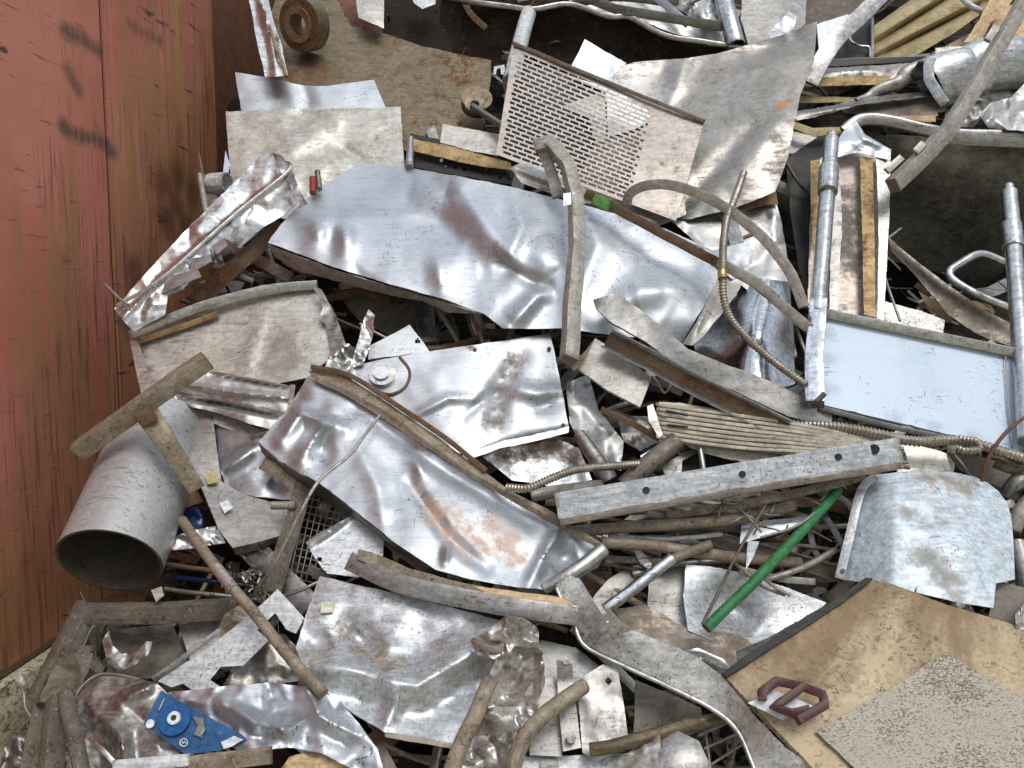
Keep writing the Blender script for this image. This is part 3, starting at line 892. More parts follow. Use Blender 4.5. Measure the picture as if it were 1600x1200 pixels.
def kerb():
    g = wallbox(0.6, 5.0, -.02, .292, .05, .5)
    bm = bmesh.new()
    vs_ = [bm.verts.new(v) for v in g[0]]
    for f in g[1]:
        bm.faces.new([vs_[i] for i in f])
    bmesh.ops.subdivide_edges(bm, edges=bm.edges[:], cuts=38, use_grid_fill=True)
    V = []
    for v in bm.verts:
        k = v.co * 7
        V.append(v.co + Vector((noise.noise(k), noise.noise(k + Vector((9, 0, 0))), noise.noise(k + Vector((0, 9, 0))))) * .035 * (0.0 if v.co.z > .285 else 1))
    bm.verts.index_update()
    F = [tuple(v.index for v in f.verts) for f in bm.faces]
    bm.free()
    return V, F
mk('concrete_kerb', kerb(), M['concrete'], 'rough mossy concrete kerb under the red steel wall', 'kerb')

# small loose scrap that fills the gaps: nobody could count it
def debris(n, seed, omin, omax, lmin, lmax, wmin, wmax):
    rnd = random.Random(seed)
    G = []
    while len(G) < n:
        x = rnd.uniform(-60, 1850); y = rnd.uniform(-200, 1330)
        o = rnd.uniform(omin, omax)
        c = P(x, y, o)
        if c.x < wallx(c.y) + .2:
            continue
        if c.x < wallx(c.y) + .5 and o > -.2: continue
        if 1385 < x < 1700 and 195 < y < 445: continue
        L = rnd.uniform(lmin, lmax); w = rnd.uniform(wmin, wmax)
        d = Vector((rnd.gauss(0, 1), rnd.gauss(0, .6), rnd.gauss(0, .6))).normalized()
        d = (d - SN * d.dot(SN) * .75).normalized()
        nn = (SN + Vector((rnd.gauss(0, .5), rnd.gauss(0, .5), rnd.gauss(0, .5)))).normalized()
        e = d.cross(nn).normalized(); nn = e.cross(d)
        mi = rnd.choice((0, 0, 1, 1, 2, 3, 4, 5))
        kind = rnd.random()
        if kind < .35:      # rod
            r = w * .28
            p0 = c - d * L / 2; p1 = c + d * L / 2; pm = c + nn * rnd.uniform(-.1, .1) * L + e * rnd.uniform(-.1, .1) * L
            ring = []
            for p in (p0, pm, p1):
                for k in range(6):
                    a = k * math.pi / 3
                    ring.append(p + e * r * math.cos(a) + nn * r * math.sin(a))
            F = [(b * 6 + k, b * 6 + (k + 1) % 6, b * 6 + 6 + (k + 1) % 6, b * 6 + 6 + k) for b in (0, 1) for k in range(6)] + [(0, 1, 2, 3, 4, 5)[::-1], (12, 13, 14, 15, 16, 17)]
            G.append((ring, F, mi))
        else:               # bent strip or plate
            wide = w if kind < .75 else min(L * .7, w * 3)
            th = .002
            bend = rnd.uniform(-.3, .3) * L
            V = []
            for k in range(5):
                t = k / 4 - .5
                p = c + d * (L * t) + nn * (bend * (t * t * 4 - .5) + rnd.uniform(-.006, .006))
                tw = rnd.uniform(-.25, .25)
                ee = e * math.cos(tw) + nn * math.sin(tw)
                V += [p - ee * wide / 2, p + ee * wide / 2, p + ee * wide / 2 - nn * th, p - ee * wide / 2 - nn * th]
            F = []
            for k in range(4):
                b = k * 4
                for q in range(4):
                    F.append((b + q, b + (q + 1) % 4, b + 4 + (q + 1) % 4, b + 4 + q))
            F += [(3, 2, 1, 0), (16, 17, 18, 19)]
            G.append((V, F, mi))
    return G
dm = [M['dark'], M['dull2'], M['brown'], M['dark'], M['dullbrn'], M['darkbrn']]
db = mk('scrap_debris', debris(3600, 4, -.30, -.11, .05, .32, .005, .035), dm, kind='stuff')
db['label'] = 'small loose metal offcuts filling the dark gaps of the heap'
# ------------------------------------------------------------------ top of the heap, left to right
bc = S('bent_channel', 'shiny bent metal channel leaning upright in the corner beside the red wall', 'channel',
  [(383,-30),(412,-30),(426,30),(441,72),(450,118),(414,120),(403,70)], M['chrome'], o=.08, cr=[('v',[(400,-30),(425,60),(432,120)],.03,14)], crum=(.01,30))
TP(bc, 'yellow_edge', [(421,40,.11),(430,72,.11),(440,95,.11),(447,120,.11)], 5, M['gold'], n=4)

pl = S('rusty_plate', 'big brown rusty steel plate with a thick bearing ring at its upper left corner', 'plate',
  [(424,20),(440,-25),(512,-25),(535,14),(548,40),(600,52),(660,72),(720,85),(768,94),(766,130),(758,190),(745,230),(640,240),(560,190),(430,160)], M['rustplate'], o=-.05, g=(0,-.01), crum=(.006,90), th=.02, torn=1.2)
ax = (CAM - P(478,40)).normalized() + Vector((-.55, 0, -.05))
hub = mk('bearing_ring', disc(476,38,35,.10,th=.055,n=32,ax=ax,hole=.50,ell=1.15), M['rustplate'], parent=pl)
mk('inner_sleeve', disc(474,38,23,.105,th=.062,n=28,ax=ax,hole=.62,ell=1.15), M['rust'], parent=hub)
bs = mk('boss', disc(745,160,24,.05,th=.03,n=28,ax=SN+Vector((.1,-.2,0))), M['rustplate'], parent=pl)
mk('washer', disc(742,164,16,.085,th=.008,n=24,hole=.45,ax=SN+Vector((.1,-.2,0))), M['tan'], parent=bs)
T('bolt_rod', 'thin grey rod poking out of the small boss of the rusty plate', 'rod', [(738,166,.1),(775,190,.14),(792,200,.15)], 11, M['dull2'])

S('red_brown_panel', 'red brown rusted panel showing above the top edge of the rusty plate', 'panel', [(505,-40),(610,-40),(612,70),(560,62),(505,40)], M['wallbrn'], o=-.11)
T('tangled_strip', 'dark strip tangled along the top edge right of the white pole', 'strip', [(880,10,.0),(960,-4,.04),(1060,6,.03)], 12, M['dull2'], kind='sq', h=4)
T('tangled_strip', 'bright narrow strip slanting behind the dark steel bar at the top', 'strip', [(985,-30,.03),(1030,0,.05),(1075,38,.05)], 12, M['alu2'], kind='sq', h=4)
S('crushed_offcut', 'crushed dark offcut between the steel bar and the upright tube', 'offcut', [(1040,-30),(1118,-30),(1125,20),(1080,28),(1045,5)], M['dull2'], o=.03, ridged=(.03,22), step=5)
S('crushed_offcut', 'crumpled silver offcut beside the upright tube at the top edge', 'offcut', [(1085,5),(1120,-10),(1128,30),(1100,40)], M['alubrn'], o=.08, ridged=(.02,16), step=4)
T('tangled_strip', 'thin rusty strip hanging over the dark drum at the top', 'strip', [(716,-20,.0),(735,20,.05),(760,44,.05)], 9, M['brown'], kind='sq', h=3)
S('rusty_drum', 'dark brown rusted drum standing behind the rusty plate at the top', 'drum',
  [(598,-40),(712,-40),(708,50),(706,120),(600,90),(598,40)], M['darkbrn'], o=-.16, bulge=(655,30,120,.07))
S('tank_shell', 'cream sided tank end wedged between the rusty plate and the drum', 'tank',
  [(552,-30),(600,-30),(600,44),(560,28)], M['cream'], o=.0, bulge=(580,0,60,.06))
hs_ = S('hull_sheet', 'long dark brown sheet with a pale wavy rolled edge across the top', 'sheet metal',
  [(690,-5,-.05),(730,4,.06),(800,14,.06),(830,18,.06),(890,10,.06),(950,28,.06),(985,30,.06),(1040,58,.06),(1160,76,.06),(1150,130,-.16),(1000,170,-.2),(860,150,-.2),(760,130,-.2),(680,100,-.16)], M['darkbrn'], ctl=[(860,60,-.07),(1000,90,-.06),(780,60,-.06)], crum=(.02,60), ridged=(.012,50))
TP(hs_, 'rolled_edge', [(690,-6,-.03),(730,2,.08),(790,10,.085),(832,15,.085),(890,7,.085),(950,26,.085),(985,28,.085),(1040,56,.085),(1100,66,.085),(1165,76,.085)], 9, M['rim'], kind='oval', h=4, n=6)
S('curled_sheet', 'crumpled bright sheet curling along the top edge behind the brown sheet', 'sheet metal',
  [(850,-25),(1010,-25),(1100,40),(1165,62),(1163,74),(1050,52),(985,24),(940,20),(890,2)], M['alubrn'], o=-.02, g=(.02,-.05), ridged=(.02,40))
T('steel_bar', 'dark steel bar lying across the top behind the pale tube', 'bar', [(870,-22,.10),(960,14,.1),(1130,42,.1)], 14, M['dull2'], kind='sq', straight=True)
T('upright_tube', 'pale grey tube standing upright at the top beside the flat grey box', 'tube', [(1124,-30,.14),(1136,20,.14),(1150,72,.10)], 28, M['tubegrey'], hollow=.85)
T('white_pole', 'short white pole rising behind the cream grille', 'pole', [(826,20,.06),(812,70,.12),(798,128,.14)], 25, M['white'])
bx = S('flat_box', 'flat grey sheet metal box at the top edge behind the dull bent sheet', 'box',
  [(1160,-30),(1262,-30),(1258,38),(1215,75),(1170,72),(1158,30)], M['dull'], o=.02, cr=[('f',[(1215,-30),(1212,80)],-.06,60)])
S('crumpled_offcut', 'shiny crumpled offcut between the pale tube and the dull bent sheet', 'offcut',
  [(1200,52),(1232,18),(1246,26),(1240,45),(1206,70)], M['chrome'], o=.12, ridged=(.015,20), step=6)
S('rough_board', 'rough dark mossy board behind the flat grey box', 'board', [(1256,-30),(1380,-30),(1340,40),(1290,60),(1256,40)], M['wood'], o=-.05)

S('dull_sheet', 'large dull brown grey sheet with a bent corner standing behind the grille', 'sheet metal',
  [(950,108,.08),(1000,96,.09),(1060,92,.10),(1120,84,.13),(1170,70,.16),(1220,55,.2),(1277,33,.26),(1272,95,.24),(1250,150,.25),(1240,200,.25),(1233,240,.24),(1212,300,.2),(1150,324,.16),(1080,342,.12),(960,345,.05),(935,220,.04)], M['bentsheet'],
  ctl=[(1040,200,.0),(1150,200,.02),(1010,130,-.03)], cr=[('v',[(1075,85),(1040,170)],.03,30),('g',[(1130,310),(1200,210),(1225,120)],.03,28),('v',[(1060,330),(1140,240),(1230,150)],-.02,26),('g',[(1160,90),(1235,62)],-.05,22),('g',[(1160,110),(1230,95)],.03,10)], crum=(.006,45), ridged=(.004,40), step=9)
S('white_bent_sheet', 'small white bent sheet peeking over the top edge of the grille', 'sheet metal',
  [(914,62),(945,80),(978,99),(958,118),(955,140),(890,108)], M['alu2'], o=.09, g=(-.03,-.06), crum=(.01,30))

# the grille: one pierced plate
GQ = [(803,68,.22),(1100,191,.24),(1072,334,.20),(1036,347,.19),(962,320,.19),(775,241,.19)]
def gq(u, v):
    a = np.array(GQ[0]); b = np.array(GQ[1]); c = np.array((1056,345,.20)); d = np.array((775,241,.19))
    p = (a * (1 - u) + b * u) * (1 - v) + (d * (1 - u) + c * u) * v
    return p
def grille():
    us = [0.0, .028]
    N = 27
    u0, u1 = .028, .735
    cw = (u1 - u0) / N
    for k in range(N):
        a = u0 + k * cw
        us += [a + cw * .30, a + cw * 1.0]
    us += [.80, .87, .94, 1.0]
    vs_ = [0.0, .055]
    R = 23
    v0, v1 = .055, .985
    rh = (v1 - v0) / R
    for r in range(R):
        a = v0 + r * rh
        vs_ += [a + rh * .56, a + rh]
    vs_ += [1.0]
    V = []
    sdn = nseed()
    for v in vs_:
        for u in us:
            p = gq(u, v)
            o_ = p[2] + .012 * noise.noise(Vector((u * 3, v * 3, sdn))) - .10 * max(0, .5 - abs(v - .95)) * max(0, u - .6)
            V.append(P(p[0], p[1], o_))
    nu = len(us)
    F = []
    for j in range(len(vs_) - 1):
        for i in range(nu - 1):
            slot = False
            if 2 <= i + 1 and us[i] >= u0 - 1e-6 and us[i + 1] <= u1 + 1e-6 and 1 <= j < 1 + 2 * R and (j - 1) % 2 == 0:
                r = (j - 1) // 2; k = (i - 1)
                cell, half = divmod(k, 2)      # half 0 = narrow web column, 1 = wide column
                web = (half == 0) and ((cell + r) % 2 == 0)
                slot = not web
                # right end: slots stop along a slanting line; also the left tab row
                if us[i + 1] > .74 - .02 * (r % 2) or (r in (0,) and us[i] > .6):
                    slot = False
            if not slot:
                a = j * nu + i
                F.append((a, a + 1, a + nu + 1, a + nu))
    bm = bmesh.new()
    bv = [bm.verts.new(p) for p in V]
    for f in F:
        bm.faces.new([bv[i] for i in f])
    bmesh.ops.delete(bm, geom=[v for v in bm.verts if not v.link_faces], context='VERTS')
    bm.normal_update()
    if sum(f.normal.dot(CAM - f.calc_center_median()) for f in bm.faces) < 0:
        bmesh.ops.reverse_faces(bm, faces=bm.faces[:])
    bm.normal_update(); bm.verts.index_update()
    V = [v.co.copy() for v in bm.verts]; N_ = [v.normal.copy() for v in bm.verts]; n = len(V)
    F = [tuple(v.index for v in f.verts) for f in bm.faces]
    E = [(l.vert.index, l.link_loop_next.vert.index) for e in bm.edges if len(e.link_faces) == 1 for l in e.link_loops]
    bm.free()
    V += [v - k * .0015 for v, k in zip(V, N_)]
    F += [tuple(i + n for i in reversed(f)) for f in F] + [(b, a, a + n, b + n) for a, b in E]
    return V, F
gr = mk('vent_grille', grille(), M['grille'], 'pinkish cream vent grille with rows of brick shaped slots', 'grille')
TP(gr, 'lip', [(801,67,.235),(950,129,.245),(1101,190,.255)], 6, M['tan'], kind='sq', straight=True)
S('torn_cream_flap', 'torn speckled cream flap curled under the lower right corner of the grille', 'flap', [(985,330),(1010,290),(1068,300),(1072,335),(1038,350),(1000,362)], M['galvspk2'], o=.14)
S('pale_sheet', 'pale triangular sheet seen through the slots of the grille', 'sheet metal', [(872,112),(950,137),(1045,175),(985,205),(950,214),(948,145)], M['alu2'], o=.10, g=(.02,-.03))
S('grey_strip', 'narrow grey sheet behind the middle slots of the grille', 'sheet metal', [(880,165),(945,142),(948,240),(932,225),(920,185)], M['dull'], o=.08)
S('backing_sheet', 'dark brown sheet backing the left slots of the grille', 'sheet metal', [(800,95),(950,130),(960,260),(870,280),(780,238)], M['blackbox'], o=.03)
S('mottled_sheet', 'grey brown sheet behind the lower right slots of the grille', 'sheet metal', [(930,225),(1060,170),(1050,330),(960,330),(900,280)], M['dullbrn'], o=.08)
S('cream_strip_plate', 'cream rust stained plate lying between the rusty plate and the grille', 'plate', [(692,194),(740,202),(782,210),(778,243),(735,236),(688,222)], M['cream'], o=.08)
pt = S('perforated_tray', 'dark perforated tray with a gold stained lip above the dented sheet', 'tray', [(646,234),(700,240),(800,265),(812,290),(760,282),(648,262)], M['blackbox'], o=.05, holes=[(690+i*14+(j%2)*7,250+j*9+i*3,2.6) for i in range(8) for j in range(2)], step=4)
SP(pt, 'stained_lip', [(646,217),(700,228),(797,253),(800,266),(730,256),(647,236)], M['gold'], o=.085, crum=(.006,30))
S('slotted_trim', 'thin slotted black trim running behind the gold stained lip', 'trim', [(640,208),(690,218),(688,226),(642,214)], M['blackbox'], o=.05)
T('short_bright_tube', 'short bright tube standing at the right edge of the cream dented sheet', 'tube', [(642,215,.09),(640,262,.12)], 14, M['tubegrey'], kind='round', taper=(.55,1))
S('small_bracket', 'small thin bracket between the rusty plate and the grille', 'bracket', [(772,104),(788,101),(790,112),(796,113),(795,118),(783,116),(782,106),(776,108),(775,116),(771,116)], M['rim'], o=.05, step=5, torn=0)

# ---- top right
rp = S('corrugated_panel', 'yellow brown corrugated panel of parallel slats at the top right', 'panel',
  [(1335,62),(1380,30),(1450,-20),(1560,-30),(1535,20),(1490,52),(1428,88),(1362,92)], M['ribyel'], o=-.02, cr=[('v',[(1330,58),(1470,-30)],-.09,9),('v',[(1348,80),(1515,-25)],-.09,9),('v',[(1362,94),(1545,0)],-.09,9)], step=3, torn=.4)
S('grimy_slat', 'brown grimy slat lying below the corrugated panel at the top right', 'slat', [(1355,92),(1445,88),(1520,50),(1545,40),(1540,60),(1460,84)], M['tan'], o=.0)
bb = S('bracket_box', 'small dark open bracket box under the pale curved strip', 'box', [(1296,58),(1330,38),(1364,30),(1364,90),(1290,93)], M['blackbox'], o=.06)
TP(bb, 'bright_edge', [(1326,44,.09),(1330,64,.09),(1345,72,.09),(1358,74,.09),(1360,90,.09)], 4, M['polish'])
TP(bb, 'rim_strip', [(1363,28,.085),(1363,92,.085)], 5, M['dull'], straight=True)
T('curved_strip', 'pale curved metal strip sweeping down to the bent corner of the dull sheet', 'strip', [(1398,-30,.24),(1350,20,.24),(1312,55,.24),(1288,88,.22),(1264,130,.16)], 26, M['rim'], kind='sq', h=6)
S('pale_folded_corner', 'pale folded sheet corner beside the curved strip', 'sheet metal', [(1276,38),(1325,22),(1330,34),(1300,60),(1280,80)], M['alu2'], o=.12)
S('white_edge_strip', 'bright white edged strip running level above the crushed duct', 'strip', [(1262,97),(1300,92),(1452,87),(1452,95),(1310,103),(1280,104)], M['alu'], o=.10, g=(0,-.3))
st_ = S('banded_channel', 'long channel with grey and yellow bands lying level on the right', 'channel', [(1258,108),(1440,98),(1420,118),(1390,132),(1256,136)], M['dull'], o=.05, cr=[('g',[(1256,116),(1430,108)],.02,6)])
SP(st_, 'yellow_band', [(1256,122),(1395,118),(1385,131),(1255,136)], M['gold'], o=.075)
S('thin_yellow_strip', 'thin yellowish strip in the dark gap below the banded channel', 'strip', [(1250,150),(1345,152),(1345,159),(1248,161)], M['ribyel'], o=.02)
S('dark_bent_strip', 'dark bent strip with a light edge pointing left below the crushed duct', 'strip', [(1240,174),(1300,165),(1340,154),(1458,141),(1460,150),(1345,163),(1300,177),(1245,188)], M['dull2'], o=.08, cr=[('v',[(1240,182),(1300,172),(1460,146)],.02,9)])
S('brown_sheet', 'flat brown panel tucked below the dark bent strip', 'panel', [(1312,168),(1350,164),(1462,150),(1466,182),(1380,180),(1318,176)], M['dullbrn'], o=.05)
S('tan_short_plate', 'short tan plate lying between the crushed duct and the pale tank rim', 'plate', [(1395,181),(1462,180),(1462,190),(1400,188)], M['peach'], o=.07)  # plain peach coloured plate
S('yellow_angle', 'yellowish angle strip bent in the middle left of the folded pale corner post', 'angle', [(1236,188),(1272,200),(1330,198),(1335,206),(1272,213),(1236,200)], M['ribyel'], o=.1)
S('grey_sheet', 'dull grey sheet under the yellowish angle strip', 'sheet metal', [(1234,203),(1276,214),(1318,206),(1290,235),(1234,240)], M['dull'], o=.03)
du = T('crushed_duct', 'crushed galvanised duct with a torn open collar at the upper right', 'duct', [(1455,128,.12),(1500,116,.13),(1560,102,.13),(1640,90,.1)], 82, M['galvspk'], kind='oval', h=50, hollow=.94, wob=.03)
TP(du, 'torn_collar', [(1458,86,.2),(1447,108,.22),(1458,140,.22),(1474,166,.2)], 15, M['rim'], kind='sq', h=5, wob=.02)
SP(du, 'rusty_flap', [(1462,75),(1500,72),(1548,84),(1530,96),(1490,98),(1462,104)], M['pinktan'], o=.2, crum=(.02,30))
T('crumpled_pipe', 'narrow crumpled pipe leading left out of the crushed duct', 'pipe', [(1340,160,.07),(1385,138,.1),(1420,120,.11),(1462,108,.1)], 34, M['dull'], kind='oval', h=20, wob=.03, taper=(.35,1))
dg = T('long_diagonal_bar', 'long bent grey channel bar slanting down from the top right corner', 'bar', [(1396,290,.30),(1440,247,.31),(1480,205,.33),(1521,140,.34),(1566,62,.36),(1612,-20,.36)], 22, M['tangrey'], kind='sq', h=18, roll=-28, straight=True, wob=.004)
for k, pp in enumerate(([(1388,270,.33),(1412,248,.335)], [(1432,240,.335),(1446,226,.335)], [(1545,66,.37),(1560,44,.37)])):
    TP(dg, 'peeled_patch', [(a - 3, b - 2, c + .012) for a, b, c in pp], 11, M['cream'], kind='sq', h=4, straight=True)
S('peeling_strip', 'orange tan peeling strip curling down from the top right', 'strip', [(1506,66),(1530,30),(1556,-20),(1596,-20),(1575,10),(1548,36),(1532,66)], M['peach'], o=.16, g=(.05,0), cr=[('v',[(1525,66),(1575,-15)],.04,14)])
S('peeling_board', 'brown board behind the orange peeling strip', 'board', [(1535,66),(1560,20),(1640,-30),(1640,60),(1580,70)], M['peach'], o=.04)
T('white_corner_rod', 'short white rod with a round end below the top right slats', 'rod', [(1502,-4,.12),(1515,8,.13),(1535,18,.12)], 9, M['white'])
S('crumpled_white_sheet', 'crumpled white sheet at the right edge under the crushed duct', 'sheet metal', [(1530,180),(1548,160),(1580,152),(1600,130),(1660,125),(1660,215),(1600,205),(1545,200)], M['alubrn'], o=.1, ridged=(.04,32), step=6)
S('dark_folds', 'dark folded sheet under the collar of the crushed duct', 'sheet metal', [(1478,165),(1540,140),(1600,125),(1600,150),(1550,165),(1520,200),(1475,195)], M['dull2'], o=.05, ridged=(.03,25), step=6)

# tank on the right
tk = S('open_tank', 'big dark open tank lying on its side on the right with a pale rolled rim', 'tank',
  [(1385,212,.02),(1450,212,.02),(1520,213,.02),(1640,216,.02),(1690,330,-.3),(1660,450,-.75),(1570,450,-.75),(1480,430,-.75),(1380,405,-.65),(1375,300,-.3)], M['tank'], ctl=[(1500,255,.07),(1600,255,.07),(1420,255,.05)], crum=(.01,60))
TP(tk, 'tank_rim', [(1318,206,.12),(1345,188,.14),(1390,190,.14),(1450,204,.12),(1520,212,.1),(1660,212,.08)], 20, M['rim'], kind='oval', h=9)
TP(tk, 'rim_band', [(1480,216,.1),(1560,221,.09),(1660,224,.07)], 16, M['dull'], kind='sq', h=5)
bx = S('black_sheet', 'black grimy sheet standing left of the striped post', 'sheet metal', [(1228,248),(1290,205),(1330,198),(1310,240),(1275,330),(1262,470),(1248,420),(1236,340)], M['blackbox'], o=.05, g=(.03,0), crum=(.008,40))

po = root('striped_post', 'upright folded sheet post with gold and pink brown stripes behind the left prop tube', 'post', P(1325,490,.1))
pb = SP(po, 'post_body', [(1268,262),(1300,230),(1340,222),(1391,236),(1389,300),(1380,500),(1320,500),(1262,480)], M['pinktan'], o=.14, crum=(.004,50))
SP(po, 'folded_cap', [(1300,230),(1318,205),(1338,190),(1352,210),(1392,234),(1388,250),(1340,238),(1306,246)], M['alu'], o=.2, ctl=[(1340,222,.03)], cr=[('v',[(1338,190),(1350,215),(1385,232)],.03,12)], crum=(.01,25), step=6)
SP(po, 'gold_stripe', [(1344,246),(1364,247),(1366,350),(1368,495),(1350,492),(1347,360)], M['gold'], o=.185)
SP(po, 'gold_stripe', [(1266,252),(1281,249),(1282,340),(1270,400),(1267,330)], M['gold'], o=.17)
SP(po, 'pale_flange', [(1384,236),(1392,234),(1390,330),(1381,500),(1371,498),(1373,350),(1369,246)], M['rim'], o=.19)
SP(po, 'grey_stripe', [(1300,262),(1312,258),(1316,350),(1308,490),(1296,488)], M['dull'], o=.16)  # grey stripe of the post behind the prop tube

# mossy block, curved blade, loop handle in the dark right gap
S('mossy_block', 'small mossy white block sitting behind the top edge of the pale blue tray', 'block', [(1380,470),(1440,486),(1476,500),(1474,520),(1380,505)], M['galvspk2'], o=.1, th=.04)
T('thin_stick', 'thin pale stick leaning out of the mossy block', 'stick', [(1381,428,.14),(1392,462,.16),(1406,502,.16)], 4, M['wirelt'])
S('curved_plate', 'curved dull plate sweeping down right in the dark gap under the tank', 'plate', [(1388,370),(1420,398),(1470,436),(1530,480),(1586,508),(1590,545),(1530,524),(1480,490),(1430,430),(1392,392)], M['dullbrn'], o=.08, g=(.02,-.06), cr=[('g',[(1388,374),(1470,442),(1588,516)],.03,10)])
T('loop_handle', 'pale bent tube handle looping out of the dark gap beside the right prop tube', 'handle', [(1600,420,.06),(1570,410,.10),(1532,397,.12),(1500,412,.12),(1484,424,.12),(1490,438,.12),(1530,462,.12),(1580,482,.1),(1600,486,.08)], 13, M['tubegrey'])
S('rust_scrap', 'orange rusty scrap deep in the dark gap behind the mossy block', 'scrap', [(1435,455),(1460,468),(1490,500),(1480,505),(1450,480)], M['rust'], o=.0)
# ------------------------------------------------------------------ right middle: tray and prop tubes
def hole_disc(x, y, r, o, parent, ax=None):
    return mk('bolt_hole', disc(x, y, r, o, th=.002, n=16, ax=ax), M['blackbox'], parent=parent)

tr = S('shallow_tray', 'clean pale blue shallow tray panel leaning between the two prop tubes', 'tray',
  [(1286,492,.33),(1584,552,.33),(1604,700,.33),(1640,732,.33),(1560,698,.33),(1470,676,.33),(1284,632,.33)], M['paleblue'], torn=0, step=20, th=.012, crum=(.0015,120))
TP(tr, 'rim', [(1288,489,.345),(1586,551,.345)], 15, M['rim'], kind='sq', h=14, straight=True)
TP(tr, 'edge', [(1280,637,.335),(1400,668,.335),(1520,694,.335),(1640,728,.335)], 9, M['dull2'], kind='sq', h=12)
TP(tr, 'side_seam', [(1571,556,.342),(1576,640,.342),(1582,700,.342)], 2.2, M['wirelt'], straight=True)
TP(tr, 'side_frame', [(1589,552,.345),(1596,640,.345),(1604,705,.345)], 9, M['rim'], kind='sq', h=10, straight=True)
lp = T('prop_tube', 'left steel prop tube with a collar standing in front of the striped post', 'tube', [(1299,218,.33),(1297,245,.33),(1290,330,.35),(1283,420,.36),(1277,490,.37)], 24, M['tubegrey'], straight=True)
lpc = TP(lp, 'collar', [(1295.5,262,.345),(1293,300,.352)], 30, M['tubegrey'], straight=True)
TP(lp, 'spigot', [(1300,208,.33),(1299,222,.33)], 15, M['tubegrey'], straight=True)
sqs = TP(lp, 'square_sleeve', [(1279,472,.37),(1272,560,.385),(1273,632,.385)], 27, M['polish'], kind='sq', h=22, straight=True)
TP(sqs, 'foot_clip', [(1262,634,.40),(1275,628,.41),(1287,616,.41)], 9, M['blackbox'], kind='sq')
rp2 = T('prop_tube', 'right steel prop tube with a collar at the right edge beside the loop handle', 'tube', [(1577,300,.30),(1582,360,.30),(1590,470,.33),(1598,580,.36),(1606,690,.38)], 26, M['tubegrey'], straight=True)
TP(rp2, 'collar', [(1580,352,.305),(1584,388,.305)], 31, M['tubegrey'], straight=True)
TP(rp2, 'spigot', [(1576,290,.30),(1577.5,312,.30)], 15, M['tubegrey'], straight=True)

# ------------------------------------------------------------------ left: upright sheets, torn strip
S('silver_sheet', 'smooth silver sheet with a dipped top edge behind the cream dented sheet', 'sheet metal',
  [(367,113),(400,118),(435,124),(475,134),(515,134),(555,128),(584,124),(594,148),(604,172),(500,178),(378,178)], M['alu'], o=-.015, g=(0,-.02), cr=[('v',[(470,125),(486,178)],-.02,26)], crum=(.006,50), step=8)
S('cream_sheet', 'large cream dented sheet leaning upright beside the red wall', 'sheet metal',
  [(352,174),(440,171),(540,169),(626,167),(629,210),(632,262),(560,300),(470,345),(366,330),(358,250)], M['cream'], o=.02, g=(0,-.01), cr=[('g',[(440,240),(520,195)],.02,20),('g',[(460,180),(505,182)],-.02,8),('v',[(530,230),(570,250)],-.02,14),('g',[(400,290),(520,260)],.02,26)], crum=(.006,45), ridged=(.004,50), step=9)
S('curved_shard', 'thin curved shard standing on edge against the red wall', 'shard', [(311,236),(316,262),(322,288),(334,302),(346,312),(330,332),(318,330),(316,290)], M['dullbrn'], o=.1, crum=(.01,20), step=6)
T('short_white_tube', 'short white tube end beside the curved shard by the wall', 'tube', [(329,288,.1),(356,286,.12)], 34, M['white'], hollow=.9)
S('pale_blue_chip', 'tiny pale blue chip sticking out beside the cream dented sheet', 'offcut', [(352,235),(360,258),(356,272),(349,268)], M['paleblue'], o=.13, step=6)
S('green_chip', 'tiny green plastic chip behind the short white tube', 'offcut', [(318,273),(330,274),(328,288),(319,286)], M['green'], o=.09, step=6)

ts = S('torn_strip', 'long twisted shiny torn strip leaning diagonally from the wall up to the cream sheet', 'strip',
  [(179,482,.30),(215,440,.30),(260,392,.3),(300,350,.3),(345,305,.28),(380,272,.28),(402,248,.28),(424,237,.28),(454,264,.3),(462,292,.28),(470,314,.24),(445,335,.22),(410,356,.22),(374,388,.2),(350,372,.27),(310,420,.28),(288,452,.26),(262,462,.28),(258,492,.26),(209,518,.26),(192,500,.3)], M['chrome'],
  cr=[('f',[(191,497),(258,431),(370,333),(454,266)],.01,60),('v',[(191,497),(258,431),(370,333),(454,266)],.03,7)], ridged=(.009,28), step=6, torn=1.6)
TP(ts, 'folded_edge', [(181,478,.315),(258,431,.345),(370,333,.345),(452,266,.33),(440,250,.31)], 5, M['rim'], n=6, kind='sq', h=4)
for (a, b, c_, d) in (((262,432),(310,421),(314,432),(252,458)), ((290,405),(328,398),(332,408),(300,424)), ((330,385),(350,372),(355,384),(338,398)), ((362,362),(371,352),(374,362),(362,372))):
    SP(ts, 'torn_tab', [a, b, c_, d], M['alu2'], o=.31, step=6, g=(.05,0))
SP(ts, 'end_box', [(424,237),(440,243),(456,264),(470,300),(480,318),(466,326),(452,286),(438,268)], M['dull2'], o=.33, step=6, crum=(.01,20))
T('loose_wire_end', 'thin pale wire end sticking out left of the torn strip in front of the wall', 'wire', [(164,444,.3),(182,462,.32),(200,476,.33)], 4, M['wirelt'])
T('brown_flat_bar', 'brown and dark blue flat bar under the torn strip', 'bar', [(300,476,.1),(345,436,.12),(395,392,.13),(440,350,.14)], 25, M['brown'], kind='sq', h=6, straight=True)
T('red_capped_pen', 'small red and black connector standing on the corner of the dented silver sheet', 'connector', [(489,302,.2),(489,278,.2)], 11, M['red'], straight=True)
T('dark_plug', 'small dark plug beside the red connector', 'plug', [(499,296,.2),(496,268,.2)], 9, M['dull2'], straight=True)

